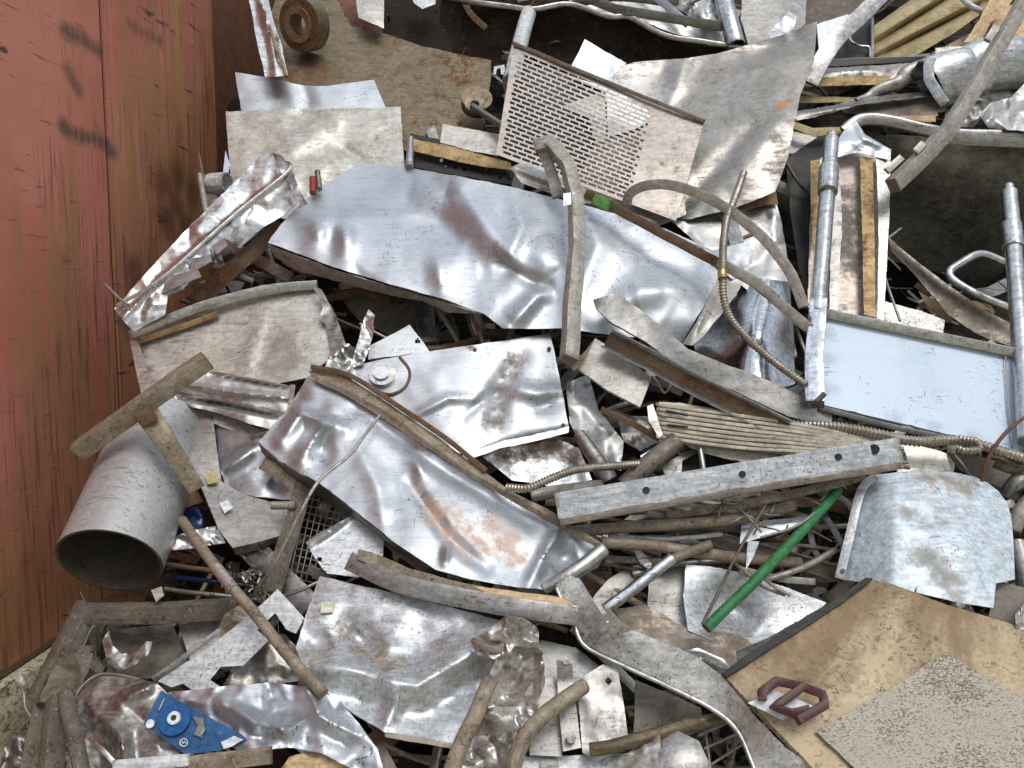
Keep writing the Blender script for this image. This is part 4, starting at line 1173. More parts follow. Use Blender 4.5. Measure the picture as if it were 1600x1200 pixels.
# ------------------------------------------------------------------ the large dented sheet in the middle
ms = S('dented_sheet', 'largest dented silver sheet lying across the middle of the heap', 'sheet metal',
  [(418,379,.23),(438,352,.22),(462,325,.21),(505,290,.2),(562,254,.18),(640,262,.2),(720,276,.24),(800,292,.26),(880,312,.28),(960,334,.28),(1040,358,.28),(1112,390,.26),(1128,420,.27),(1108,465,.3),(1085,502,.32),(1066,536,.27),(1000,528,.27),(940,522,.28),(885,513,.29),(830,514,.30),(786,513,.30),(755,490,.29),(700,470,.28),(600,441,.26),(520,417,.24),(470,398,.23)], M['alu'],
  ctl=[(560,310,-.02),(520,370,.025),(690,330,-.02),(700,420,.02),(830,400,.03),(960,420,.02),(1050,440,.02),(880,340,.02)],
  cr=[('v',[(710,276),(745,330),(790,392),(815,420)],.06,60),('g',[(628,330),(680,355),(730,385)],-.03,26),('g',[(640,285),(700,300)],.03,30),
      ('v',[(800,300),(815,350),(798,395),(812,428)],.035,34),('g',[(740,430),(800,420),(850,440)],-.03,26),('v',[(690,455),(683,395)],.025,30),
      ('g',[(488,375),(505,350)],.02,16),('g',[(540,392),(545,350)],.025,14),('g',[(515,390),(518,355)],-.02,14),
      ('v',[(795,510),(840,462),(868,452)],.045,26),('v',[(868,452),(830,440),(780,410)],-.03,20),('f',[(1100,400),(1010,530)],-.03,60),('g',[(870,430),(830,370)],.03,30),('v',[(905,300),(935,380),(905,470)],.026,40),('v',[(955,340),(1000,400),(1095,425)],-.02,36),('v',[(930,505),(1000,452),(1085,455)],.024,36),
      ('g',[(985,470),(1040,450)],.02,22),('f',[(400,352),(470,344),(560,342),(640,338),(705,318),(740,270)],-.085,60)],
  crum=(.006,80), ridged=(.011,85), step=8, torn=1.0)
SP(ms, 'folded_lip', [(419,383,.215),(470,402,.22),(520,421,.23),(600,445,.25),(700,474,.27),(755,492,.28),(700,488,.22),(660,470,.2),(600,460,.18),(530,440,.17),(470,425,.15),(430,402,.16)], M['cream'], step=8, crum=(.006,30))
SP(ms, 'folded_end', [(1066,538,.26),(1088,503,.3),(1128,424,.26),(1140,440,.24),(1165,432,.24),(1150,462,.26),(1100,524,.3),(1082,540,.3)], M['cream'], step=8, cr=[('v',[(1075,538),(1132,430)],.02,10)])
SP(ms, 'crushed_corner', [(1040,358,.285),(1112,391,.265),(1172,376,.22),(1176,400,.22),(1150,440,.22),(1128,424,.26),(1100,390,.28)], M['alu2'], step=8, ridged=(.015,30))

vb = T('bent_strip', 'long grey strip bent over at the top and hanging down across the dented sheet', 'strip', [(836,230,.40),(860,222,.42),(887,256,.44),(900,305,.45),(901,390,.47),(894,480,.50),(889,562,.52)], 22, M['tangrey'], kind='sq', h=18, roll=28, wob=.005, straight=True, n=5)
TP(vb, 'short_leg', [(846,232,.39),(860,265,.36),(872,308,.34)], 18, M['tangrey'], kind='sq', h=6)
SP(vb, 'bright_patch', [(880,302),(897,300),(898,318),(880,322)], M['alu2'], o=.475, step=6)
S('grey_bent_plate', 'grey bent plate strip below the lower edge of the grille', 'plate', [(797,262),(820,252),(850,262),(900,286),(938,308),(932,320),(890,312),(862,303),(815,286)], M['dull'], o=.27, cr=[('v',[(805,262),(935,314)],.03,12)], step=6)
lb = T('long_bar', 'long dark brown bar with a lime green patch crossing the dented sheet', 'bar', [(916,303,.36),(960,325,.38),(1040,368,.40),(1125,412,.41),(1180,442,.41),(1222,478,.40),(1262,512,.37)], 15, M['brown'], kind='sq', h=12, straight=True)
TP(lb, 'lime_patch', [(930,311,.378),(954,323,.388)], 17, M['limegreen'], kind='sq', h=15, straight=True)
TP(lb, 'bare_end', [(1122,410,.415),(1180,441,.418),(1222,477,.408),(1264,513,.378)], 16.5, M['tangrey'], kind='sq', h=14)
T('curved_strap', 'grey strap curving in a wide arch over the long dark bar', 'strap', [(978,322,.33),(985,302,.38),(1010,290,.42),(1050,290,.45),(1100,306,.47),(1150,336,.48),(1200,380,.48),(1235,428,.46),(1256,480,.42)], 16, M['tangrey'], kind='sq', h=8)
fc = T('flex_conduit', 'thin ribbed conduit hanging down beside the shiny curved sheet', 'conduit', [(1162,270,.36),(1148,310,.44),(1134,350,.50),(1129,420,.50),(1134,480,.46),(1160,520,.44),(1205,562,.42),(1258,600,.40)], 11, M['conduit'], ribs=5)
TP(fc, 'ferrule', [(1128.5,424,.502),(1129,436,.50)], 14, M['brass'], straight=True)
S('crinkled_sheet', 'crinkled bright sheet with a rusty top edge left of the black sheet', 'sheet metal',
  [(1050,345),(1100,322),(1160,318),(1210,304),(1222,350),(1234,430),(1232,470),(1180,460),(1150,440),(1110,400)], M['alubrn'], o=.10, ridged=(.02,34), crum=(.012,60), step=7)
S('shiny_curved_sheet', 'shiny curved sheet rolled like a drum below the crinkled bright sheet', 'sheet metal',
  [(1160,430,.05),(1200,436,.16),(1234,440,.1),(1240,520,.1),(1242,600,.08),(1200,612,.16),(1140,585,.12),(1090,560,.02),(1085,540,.0),(1120,490,.03)], M['polish'], ctl=[(1185,520,.09),(1150,540,.05)], ridged=(.006,60), step=8)
S('rusty_corner_patch', 'orange stained fragment at the top of the crinkled bright sheet', 'fragment', [(1150,318),(1185,306),(1213,300),(1216,318),(1190,322),(1160,330)], M['rust'], o=.13, step=6)

# bars in the centre
S('flat_dark_bar', 'wide dark grey angle bar running down right from under the bent strip', 'bar',
  [(928,468,.42),(960,457,.42),(985,472,.42),(1030,507,.42),(1075,545,.42),(1130,568,.4),(1180,585,.38),(1240,612,.36),(1300,640,.33),(1300,668,.31),(1230,650,.33),(1150,612,.36),(1080,585,.38),(1010,535,.4),(950,500,.4),(932,482,.4)], M['dull'], th=.012, crum=(.004,50), step=8)
uc = T('rusty_channel', 'open channel with pale edges and a rusty inside running below the wide dark bar', 'channel', [(948,528,.39),(1020,565,.4),(1100,608,.4),(1230,672,.37)], 34, M['dull'], kind='U', h=20, t=.006, straight=True)
TP(uc, 'channel_floor', [(950,529,.384),(1020,565,.394),(1100,608,.394),(1230,672,.364)], 20, M['brown'], kind='sq', h=3, straight=True)
S('cream_block', 'flat cream grey plate angled below the foot of the bent strip', 'plate', [(897,572),(930,528),(975,556),(1018,590),(1000,636),(950,610)], M['cream'], o=.34, g=(.02,.03), th=.01, torn=.5)
S('bent_brown_foot', 'dark brown bent scrap tucked between the bent strip and the cream grey plate', 'scrap', [(874,540),(908,556),(930,530),(915,560),(897,580),(880,562)], M['brown'], o=.36, step=6)
T('bent_hook_wire', 'small bent wire hook near the end of the cream grey plate', 'wire', [(1020,588,.3),(1030,602,.33),(1038,614,.33),(1046,606,.33),(1048,600,.32)], 4, M['wirelt'])

# ------------------------------------------------------------------ cream panel and scraps on the left
cp = S('tray_panel', 'cream grey stained panel with rolled edges resting against the wall', 'panel',
  [(205,530,.16),(250,512,.16),(330,482,.17),(410,456,.18),(494,446,.18),(512,490,.2),(532,545,.22),(480,590,.24),(380,610,.22),(290,610,.2),(222,612,.18)], M['creamst'], ctl=[(370,530,-.02)], cr=[('g',[(380,590),(410,500)],.012,14)], crum=(.006,70), step=9)
TP(cp, 'flange', [(204,524,.19),(260,500,.2),(330,474,.21),(420,452,.21),(496,445,.2)], 15, M['rim'], kind='sq', h=14)
TP(cp, 'inner_strip', [(215,533,.185),(280,512,.19),(340,490,.195)], 9, M['gold'], kind='sq', h=8)
SP(cp, 'flange', [(488,446),(502,452),(524,490),(541,540),(535,556),(516,540),(508,505),(498,500),(505,480)], M['dull2'], o=.235, step=6, ridged=(.01,22))
SP(cp, 'flange', [(203,530),(215,532),(228,570),(240,612),(222,618),(212,580)], M['rim'], o=.2, step=6)
S('torn_spike', 'jagged torn metal spike standing beside the tray panel', 'shard', [(574,484),(584,492),(585,515),(576,545),(566,570),(550,575),(554,548),(566,510)], M['chrome'], o=.26, ridged=(.02,18), step=5, torn=2)
S('torn_shreds', 'crumpled bright shreds between the tray panel and the torn spike', 'shard', [(516,540),(545,538),(566,552),(562,590),(548,610),(530,588),(508,582)], M['chrome'], o=.25, ridged=(.035,20), step=5, torn=3)
S('small_white_sheet', 'small white sheet corner with one hole above the washer panel', 'sheet metal', [(578,540),(610,524),(640,507),(656,528),(672,550),(620,556),(575,562)], M['alu2'], o=.15, holes=[(653,533,4)], step=5)
T('grey_post', 'dark grey post in the shade behind the small white sheet', 'post', [(662,470,.0),(668,545,.05)], 30, M['dull2'], kind='sq', straight=True)
T('dark_shelf_bar', 'dark brown bar lying in the shade above the washer panel', 'bar', [(580,545,.06),(690,545,.08),(760,525,.08),(800,520,.06)], 12, M['brown'])

wp = S('washer_panel', 'silver panel with a brown smear and a round washer disc at its left end', 'panel',
  [(552,572,.24),(600,561,.25),(690,546,.26),(780,533,.26),(860,521,.25),(868,560,.25),(876,598,.25),(889,668,.25),(872,680,.25),(830,683,.25),(780,690,.25),(726,712,.26),(660,680,.26),(590,630,.25),(548,600,.24)], M['washer'],
  ctl=[(700,590,.02),(760,640,.02)], cr=[('g',[(810,560),(778,610),(772,668)],-.035,17),('v',[(645,650),(700,622),(740,622)],.02,14),('g',[(790,605),(840,615),(880,608)],.03,12),('v',[(725,650),(760,622),(800,605)],-.02,14),('g',[(830,640),(875,625)],-.015,12),('f',[(885,660),(780,682),(725,712)],-.03,18)], crum=(.006,50), step=7)
wdk = mk('washer_disc', disc(598,586,21,.262,th=.012,n=28), M['rim'], parent=wp)
mk('washer_boss', disc(596,584,12,.274,th=.01,n=20), M['alu2'], parent=wdk)
hole_disc(858, 545, 3.2, .258, wp)
hole_disc(742, 547, 3, .268, wp)
hole_disc(880, 664, 3, .258, wp)
TP(wp, 'rust_ring', [(625,558,.258),(640,580,.262),(634,604,.262),(612,616,.26),(590,612,.26)], 5, M['brown'])
SP(wp, 'flange', [(722,712),(780,690),(830,680),(889,666),(888,676),(835,690),(782,700),(728,720)], M['rim'], o=.262, step=6)

# ------------------------------------------------------------------ front panel with the orange patches
fp = S('front_panel', 'long dented silver panel with orange patches sloping down at the centre', 'panel',
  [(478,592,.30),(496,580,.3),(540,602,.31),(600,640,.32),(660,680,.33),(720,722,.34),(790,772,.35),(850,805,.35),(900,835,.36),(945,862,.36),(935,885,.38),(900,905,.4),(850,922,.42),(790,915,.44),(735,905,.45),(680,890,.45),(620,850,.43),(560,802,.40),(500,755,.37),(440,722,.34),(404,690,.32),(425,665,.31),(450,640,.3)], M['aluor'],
  ctl=[(700,800,.02),(600,730,.0),(520,680,.015)],
  cr=[('v',[(440,690),(470,645),(500,660),(540,670)],.05,22),('g',[(455,640),(470,600)],-.02,14),('v',[(470,720),(500,672),(520,640)],.035,22),('g',[(500,720),(505,680)],-.03,13),
      ('v',[(560,640),(700,740),(830,815)],-.03,24),('v',[(640,755),(700,840),(760,888)],-.035,20),('v',[(700,840),(695,880)],.03,12),('v',[(880,820),(850,870),(825,918)],.05,22),('g',[(860,880),(905,872)],-.06,24),
      ('v',[(560,700),(590,760),(600,830)],.018,30),('g',[(660,740),(650,720)],.02,8),('g',[(650,690),(690,760)],.012,24)], crum=(.006,60), ridged=(.008,70), step=8)
SP(fp, 'rusty_edge_strip', [(482,580,.335),(500,572,.335),(545,590,.345),(610,632,.355),(680,680,.365),(730,718,.375),(800,768,.385),(855,795,.39),(940,848,.4),(948,862,.39),(900,840,.385),(850,812,.38),(790,778,.375),(720,735,.365),(650,688,.355),(590,648,.345),(530,612,.335),(490,594,.33)], M['tan'], step=6, cr=[('v',[(490,584),(600,640),(720,728),(800,774),(945,856)],.012,10)], th=.008)
TP(fp, 'brown_rim', [(486,573,.35),(545,586,.355),(612,628,.365),(690,680,.375),(760,736,.385)], 8, M['brown'], kind='sq', h=6)
TP(fp, 'tube_end', [(850,920,.40),(885,900,.42),(915,880,.42),(943,858,.41)], 24, M['alubrn'], hollow=.55, taper=(.8,1))
SP(fp, 'underside', [(404,692,.315),(440,724,.335),(500,757,.365),(560,804,.395),(620,852,.425),(640,872,.36),(600,850,.3),(560,822,.28),(500,778,.26),(440,742,.26),(408,706,.28)], M['dull2'], step=8)
mw = T('long_wire', 'long grey wire arching from the rusty edge of the front panel into the gap', 'wire', [(594,648,.40),(570,680,.43),(545,712,.44),(500,750,.45),(475,790,.45),(450,840,.42),(425,890,.36),(404,918,.28)], 5.5, M['wirelt'], n=10)

sf = S('folded_sheets', 'stack of folded brownish silver strips wedged above the big pipe', 'strip',
  [(268,622,.22),(290,592,.24),(335,580,.25),(400,592,.26),(458,604,.26),(452,640,.26),(432,674,.24),(390,662,.26),(340,645,.24),(300,636,.24)], M['alubrn'], cr=[('v',[(290,600),(360,612),(452,622)],.04,9),('v',[(280,620),(350,632),(440,652)],-.05,8),('v',[(330,585),(455,608)],-.03,6)], crum=(.006,30), step=5)
TP(sf, 'dark_edge', [(458,602,.28),(452,640,.29),(436,670,.28),(392,684,.26)], 8, M['dullbrn'], kind='sq', h=5)
SP(sf, 'fold', [(285,622),(330,640),(390,664),(425,676),(405,690),(350,668),(300,650),(270,632)], M['galvspk2'], o=.2, step=6)
S('blue_grey_sheet', 'grey blue sheet with a curled bright lower corner left of the front panel', 'sheet metal',
  [(336,658,.18),(372,668,.2),(410,690,.22),(440,722,.24),(462,752,.25),(456,782,.22),(400,776,.22),(356,768,.2),(344,735,.2),(340,700,.18)], M['alu'], cr=[('v',[(345,738),(400,700)],.05,22),('g',[(420,745),(455,760)],-.03,20),('f',[(456,780),(345,765)],.02,12)], step=6, crum=(.006,40))
T('split_wood', 'splintered tan bar end under the left edge of the front panel', 'bar', [(412,722,.27),(440,738,.29),(470,765,.27)], 20, M['tan'], kind='sq', h=12, wob=.01)
T('short_tube_stub', 'short pale tube stub lying on the grey plate with stickers', 'tube', [(424,790,.30),(462,789,.30)], 13, M['tangrey'], straight=True)
gp = S('sticker_plate', 'flat grey plate with two small square stickers right of the big pipe', 'plate',
  [(272,662,.2),(302,652,.2),(332,648,.2),(338,700,.21),(346,752,.22),(380,772,.22),(450,792,.22),(442,836,.25),(400,848,.27),(364,856,.28),(342,828,.27),(318,770,.24),(292,708,.22)], M['dull'], th=.014, torn=.4, crum=(.003,60))
SP(gp, 'paper_sticker', [(343,786),(355,780),(364,793),(351,802)], M['card'], o=.262, torn=0, step=8, th=.002)
SP(gp, 'yellow_sticker', [(320,741),(337,737),(341,753),(324,757)], M['sticky'], o=.245, torn=0, step=8, th=.002)
SP(gp, 'edge', [(364,857,.275),(400,849,.265),(443,837,.245),(441,846,.22),(400,860,.235),(368,868,.245)], M['dull2'], step=8)

tb = root('t_frame', 'weathered square bars welded in a T shape lying over the big pipe', 'frame', P(225,645,.45))
TP(tb, 'cross_bar', [(122,706,.40),(225,632,.47),(324,562,.48)], 28, M['tan'], kind='sq', h=24, straight=True, wob=.002, roll=-18)
TP(tb, 'stem', [(232,650,.44),(262,694,.40),(308,764,.28)], 34, M['tan'], kind='sq', h=22, straight=True, taper=(1.05,.75))
TP(tb, 'weld_collar', [(216,656,.475),(240,644,.48)], 26, M['brown'], kind='sq', h=10, straight=True)

# the big pipe, mouth turned to the viewer
t0 = dep(P(172, 877, .30))
A0 = D(172, 877, t0); R0 = 80 / FPX * t0
A1 = D(258, 668, t0 * 1.17)
ax = (A1 - A0).normalized()
def pipe():
    u = ax.cross(Vector((0, 0, 1))).normalized(); v = u.cross(ax).normalized()
    n = 64; V = []; F = []
    L = (A1 - A0).length * 1.0
    rings = [(0, R0), (L * .25, R0), (L * .5, R0 * 1.003), (L * .75, R0), (L, R0), (L, R0 * .945), (L * .5, R0 * .945), (0, R0 * .945)]
    for (d, r) in rings:
        for i in range(n):
            a = 2 * math.pi * i / n
            rr = r * (1 + .008 * math.sin(2 * a + 1) + .004 * math.sin(3 * a))
            V.append(A0 + ax * d + (u * math.cos(a) + v * math.sin(a)) * rr)
    m = len(rings)
    for k in range(m):
        k2 = (k + 1) % m
        for i in range(n):
            j = (i + 1) % n
            F.append((k * n + i, k * n + j, k2 * n + j, k2 * n + i))
    return V, F
V_, F_ = pipe()
F_.append(tuple(range(6 * 64, 7 * 64)))  # disc added across the bore to keep the inside dark
mk('large_pipe', [(V_, F_[:5 * 64], 0), ([v.copy() for v in V_], F_[5 * 64:], 1)], [M['pipe'], M['pipein']], 'large scratched grey pipe with its dark open mouth turned to the viewer beside the wall', 'pipe')
# ------------------------------------------------------------------ centre right: ribbed panel, perforated channel, tubes
rb = mk('ribbed_cladding', [sheet([(1022,650),(1030,628),(1060,629),(1150,645),(1270,664),(1340,678),(1405,694),(1400,722),(1300,716),(1190,706),(1140,700),(1060,692),(1026,684)], o=.362, torn=.3)] + [tube([(1024+k*1.2,631.5+k*7.3,.367),(1150,648.5+k*7.2,.372),(1270,667.5+k*5.6,.372),(1402,697+k*3.3,.368)], 5, kind='sq', h=6) for k in range(8)], M['creampl'], 'cream ribbed plastic panel lying above the perforated channel', 'panel')
SP(rb, 'end_cap', [(1011,634),(1020,631),(1036,680),(1030,684),(1014,658)], M['cream'], o=.40, step=8)
for a in ([(1040,642,.385),(1075,649,.39)], [(1042,664,.385),(1075,667,.39)]):
    TP(rb, 'open_slot', a, 4, M['blackbox'], kind='oval', h=3, straight=True)
S('cream_strip', 'cream strip hanging loose under the ribbed panel', 'strip', [(1065,692),(1130,698),(1215,712),(1212,722),(1160,722),(1100,708)], M['creampl'], o=.33, step=6, cr=[('v',[(1065,698),(1215,716)],.02,6)])
cw = S('cream_card', 'cream flat sheet poking out behind the rounded enamel cowl', 'sheet metal', [(1400,694),(1440,697),(1478,708),(1488,742),(1425,738),(1412,720)], M['cream'], o=.32)
S('ribbed_end', 'grey finned end strip beside the cream flat sheet', 'strip', [(1396,694),(1412,697),(1424,738),(1402,738)], M['dull'], o=.34, cr=[('v',[(1398,700+k*7),(1422,702+k*7)],.012,3) for k in range(5)], step=3, torn=.3)
pcn = T('perforated_channel', 'long speckled white steel channel with a row of bolt holes', 'channel', [(868,791,.45),(1134,747,.47),(1400,704,.47)], 40, M['galvspk'], kind='Ub', h=34, t=.006)
TP(pcn, 'flange', [(874,815,.44),(1134,771,.46),(1402,728,.46)], 12, M['dullbrn'], kind='sq', h=26)
for (x, y, r) in ((866+60,783+3,0), (1010,766,5.5), (1160,741,5.5), (1310,714,5.5), (1366,702,8)):
    if r: mk('bolt_hole', disc(x, y, r, {1010:.497,1160:.505,1310:.508,1366:.508}[x], th=.004, n=16, ax=(CAM-P(x,y,.49))), M['blackbox'], parent=pcn)
T('tan_bar', 'tan bar lying tight under the perforated channel', 'bar', [(1040,806,.36),(1180,784,.38),(1330,750,.38),(1345,740,.36)], 13, M['tan'], kind='sq', h=12)
T('tan_tube', 'long tan tube running level below the perforated channel', 'tube', [(896,830,.34),(980,824,.36),(1080,818,.37),(1165,808,.36),(1240,790,.33)], 18, M['tan'], hollow=.8)
T('rusty_tip_tube', 'short tan tube with a rusty open end pointing left under the perforated channel', 'tube', [(1038,782,.37),(1080,796,.36),(1140,806,.30),(1180,812,.26)], 20, M['tangrey'], hollow=.75)
T('tan_tube', 'tan speckled tube running right from the tube end of the front panel', 'tube', [(940,848,.36),(1010,852,.36),(1080,862,.35),(1160,872,.31),(1250,880,.27)], 18, M['tan'], hollow=.8)
T('dark_angle', 'dark grey double edged bar running down right behind the green tube', 'bar', [(1055,820,.22),(1130,845,.24),(1230,872,.25),(1320,900,.22)], 24, M['dullbrn'], kind='U', h=12, t=.005)
S('white_edge_plate', 'small plate with a bright white top edge left of the green tube', 'plate', [(1158,818),(1210,812),(1262,806),(1255,820),(1215,832),(1156,850)], M['alu2'], o=.31, cr=[('f',[(1156,826),(1262,814)],-.03,8)], step=5)
S('white_tag', 'small bright white triangular tag below the white edged plate', 'tag', [(1169,845),(1187,846),(1178,870),(1165,892)], M['card'], o=.33, step=8)
gt = T('green_tube', 'bright green painted tube slanting down in front of the ring hoop', 'tube', [(1310,766,.36),(1260,822,.40),(1170,918,.43),(1103,982,.43)], 16.5, M['green'], straight=True, wob=.002)
rg = mk('ring_hoop', tube([Vector(P(1303 + 36 * math.cos(a), 830 + 54 * math.sin(a), .20 + .04 * math.cos(a))) for a in np.linspace(0, 2 * math.pi, 16, endpoint=False)], 9, kind='sq', h=22, closed=True, n=4), M['tangrey'], 'round flat metal ring hoop behind the green tube', 'hoop')
S('bright_peek_strip', 'bright strip poking out above the ring hoop behind the cowl', 'strip', [(1350,734),(1362,733),(1385,745),(1375,752)], M['alu'], o=.3, step=6)
cow = S('enamel_cowl', 'rounded pale blue grey enamel cowl with brown grime lying on the tan board', 'cowl',
  [(1312,905,.36),(1326,840,.38),(1344,765,.38),(1368,742,.38),(1400,738,.375),(1430,736,.37),(1460,736,.365),(1490,738,.36),(1520,744,.355),(1543,754,.35),(1560,767,.345),(1573,784,.34),(1580,806,.345),(1583,840,.36),(1586,905,.38),(1556,912,.42),(1552,950,.44),(1500,942,.44),(1440,928,.43),(1380,914,.41)], M['cowl'],
  ctl=[(1450,830,.035),(1520,850,.04),(1400,790,.03)], cr=[('f',[(1395,930),(1398,830),(1405,730)],-.055,60),('g',[(1420,800),(1460,815),(1520,790)],-.02,14),('g',[(1430,860),(1470,920)],-.012,18),('g',[(1430,752),(1510,758)],.02,10)], crum=(.004,60), step=8, torn=.5)
TP(cow, 'lip', [(1311,904,.32),(1327,840,.35),(1345,768,.36),(1367,744,.375)], 13, M['white'], kind='sq', h=8)
hole_disc(1317, 892, 3.5, .34, cow)
S('grey_board_piece', 'grey brown board piece at the right edge below the cowl', 'board', [(1556,906),(1600,918),(1640,930),(1640,985),(1590,985),(1545,962)], M['cardboard'], o=.36)
S('foil_scrap', 'white crumpled foil scrap at the right edge beside the tan board', 'foil', [(1585,960),(1612,930),(1640,940),(1640,1000),(1590,990)], M['foil'], o=.42, ridged=(.03,22), step=5)
for (nm, lb_, pth, w, mt) in (
   ('crumpled_tube', 'crumpled grey tube nearest the cowl at the right edge', [(1572,775,.22),(1590,750,.26),(1612,730,.24)], 26, 'dull'),
   ('crumpled_tube', 'lower crumpled grey tube leaning right of the cowl', [(1582,830,.25),(1600,800,.28),(1625,775,.26)], 26, 'tangrey'),
   ('crumpled_tube', 'speckled crumpled tube hanging down at the right edge of the cowl', [(1588,850,.3),(1600,890,.32),(1612,940,.3)], 30, 'galvspk2'),
   ('batten', 'brown slat lying under the flexible conduit at the right edge', [(1555,722,.25),(1585,732,.27),(1640,750,.25)], 18, 'tan')):
    T(nm, lb_, 'tube' if 'tube' in nm else 'batten', pth, w, M[mt], wob=.01)
S('tan_plate', 'tan back plate in the gap between the conduit and the cowl', 'plate', [(1480,706),(1530,712),(1600,735),(1590,770),(1560,760),(1500,735)], M['cardboard'], o=.17)
T('long_flex_conduit', 'long ribbed conduit running under the bottom edge of the pale blue tray', 'conduit', [(1240,664,.33),(1300,666,.37),(1370,678,.39),(1430,690,.40),(1490,688,.41),(1525,694,.42),(1560,704,.42),(1640,728,.4)], 15, M['conduit'], ribs=6)
T('conduit_loop', 'short ribbed conduit curl hanging from the long conduit', 'conduit', [(1500,686,.42),(1526,690,.44),(1530,702,.44),(1508,704,.43),(1496,700,.42)], 11, M['conduit'], ribs=5)
T('brown_cable', 'thin brown cable arching up over the corner of the pale blue tray', 'cable', [(1534,752,.38),(1540,725,.42),(1560,690,.45),(1585,664,.46),(1620,640,.44)], 6, M['copper'], n=10)
T('tan_twig_wire', 'thin tan wire dropping behind the top of the cowl', 'wire', [(1492,712,.3),(1505,728,.32),(1518,752,.3)], 5, M['tan'])
T('flex_conduit', 'ribbed conduit ending beside the rusty edge of the front panel', 'conduit', [(792,762,.42),(825,763,.44),(860,748,.44),(900,734,.43),(950,729,.41),(1010,724,.36)], 12, M['conduit'], ribs=5)
T('dull_tube', 'dull grey tube lying under the ribbed conduit beside the front panel', 'tube', [(830,775,.34),(880,766,.35),(940,760,.33)], 20, M['tangrey'])
T('open_end_tube', 'open ended dull tube leaning up right below the ribbed panel', 'tube', [(975,760,.33),(1010,728,.36),(1058,688,.38)], 30, M['dullbrn'], hollow=.82, straight=True)
S('bracket_plate', 'small grey bracket plate with a round notch below the ribbed panel', 'plate', [(1032,728),(1085,698),(1096,704),(1066,720),(1064,745),(1040,742)], M['dull'], o=.3, step=6)
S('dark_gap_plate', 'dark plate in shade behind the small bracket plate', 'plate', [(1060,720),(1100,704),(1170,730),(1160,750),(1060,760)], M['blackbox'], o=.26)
T('thin_pin', 'thin pale pin standing below the ribbed panel', 'pin', [(1094,700,.35),(1100,738,.36)], 9, M['rim'], straight=True)
S('crumpled_sheet', 'crumpled silver sheet standing between the washer panel and the cream plate', 'sheet metal', [(884,598),(920,585),(935,640),(975,690),(970,735),(935,725),(905,690),(890,660)], M['alubrn'], o=.22, ridged=(.03,40), step=6)
T('tapered_tube', 'tapered grey tube leaning on the crumpled silver sheet', 'tube', [(905,678,.3),(930,715,.31),(950,750,.28)], 28, M['dull'], taper=(.7,1.1))
S('stained_sheet', 'bright sheet with a brown upper edge below the washer panel', 'sheet metal', [(752,712),(800,695),(870,686),(905,700),(925,750),(860,760),(800,750)], M['browntop'], o=.2, crum=(.01,40))
S('dark_leaf', 'dark folded sheet in the shade left of the ribbed panel', 'sheet metal', [(960,640),(1010,660),(1036,688),(1000,705),(975,690)], M['dull2'], o=.22, ridged=(.015,24), step=6)
T('dark_strip', 'dark strip running under the end of the ribbed panel', 'strip', [(940,640,.3),(985,660,.32),(1030,686,.32)], 10, M['brown'], kind='sq', h=5)
S('bright_scrap', 'bright blue white offcut beside the open ended dull tube', 'offcut', [(1000,712),(1040,688),(1030,702),(1006,722)], M['alu'], o=.31, step=6)
S('torn_grey_strip', 'torn speckled strip left of the shiny tube below the lower tan tube', 'strip', [(985,850),(1000,858),(1018,880),(1018,892),(1000,880)], M['galvspk2'], o=.33, step=6, ridged=(.01,15))
T('twig_wire', 'thin dark wire leaning across the green tube', 'wire', [(1196,790,.42),(1160,850,.46),(1130,910,.47),(1098,975,.46)], 5, M['wire'], n=10)
T('twig_wire', 'thin grey wire bending up from the pile of wires by the green tube', 'wire', [(1150,790,.38),(1175,815,.41),(1190,832,.40)], 4, M['wirelt'])
T('twig_wire', 'thin pale wire lying behind the green tube', 'wire', [(1188,840,.40),(1240,824,.42),(1275,800,.40)], 4, M['wirelt'])
T('twig_wire', 'short brown wire drooping right of the white triangular tag', 'wire', [(1150,882,.34),(1166,895,.38),(1190,915,.38),(1226,930,.36)], 5, M['tan'])
T('bent_rod', 'pale bent rod lying right below the green tube behind the black trim', 'rod', [(1188,898,.36),(1210,916,.38),(1235,930,.38)], 6, M['tangrey'])

# ------------------------------------------------------------------ lower centre
S('speckled_sheet', 'bent silver sheet with black specks standing behind the green tube', 'sheet metal',
  [(1072,882,.31),(1110,885,.31),(1160,895,.31),(1230,918,.31),(1292,942,.31),(1262,970,.30),(1220,995,.30),(1160,1010,.32),(1110,1000,.33),(1075,985,.33),(1068,930,.32)], M['galvspk'], ctl=[(1130,950,-.05)], cr=[('g',[(1130,940),(1180,990)],-.03,25)], step=7)
S('grey_upright_plate', 'grey upright plate left of the black specked sheet', 'plate', [(1014,888),(1074,880),(1076,985),(1040,978),(1012,960)], M['dull'], o=.26, g=(.02,0))
S('brown_grey_leaf', 'smooth brown grey sheet below the black specked sheet', 'sheet metal', [(955,952),(1010,945),(1075,982),(1150,990),(1185,1010),(1170,1050),(1120,1055),(1060,1020),(985,985)], M['dullbrn'], o=.33, g=(0,.04), crum=(.01,50))
tb2 = T('shiny_tube', 'short shiny tube pointing up right behind the twisted blade', 'tube', [(945,952,.37),(1000,912,.39),(1050,872,.40)], 18, M['polish'], straight=True)
T('brown_tube', 'short brown tube continuing from the tip of the shiny tube', 'tube', [(1050,874,.36),(1085,860,.37),(1112,850,.38)], 15, M['tan'], hollow=.7)
S('curved_offcut', 'silver curved piece in the dark beside the tube end of the front panel', 'sheet metal', [(905,960),(950,905),(1010,870),(1030,880),(985,920),(940,968)], M['dull2'], o=.24, step=7)
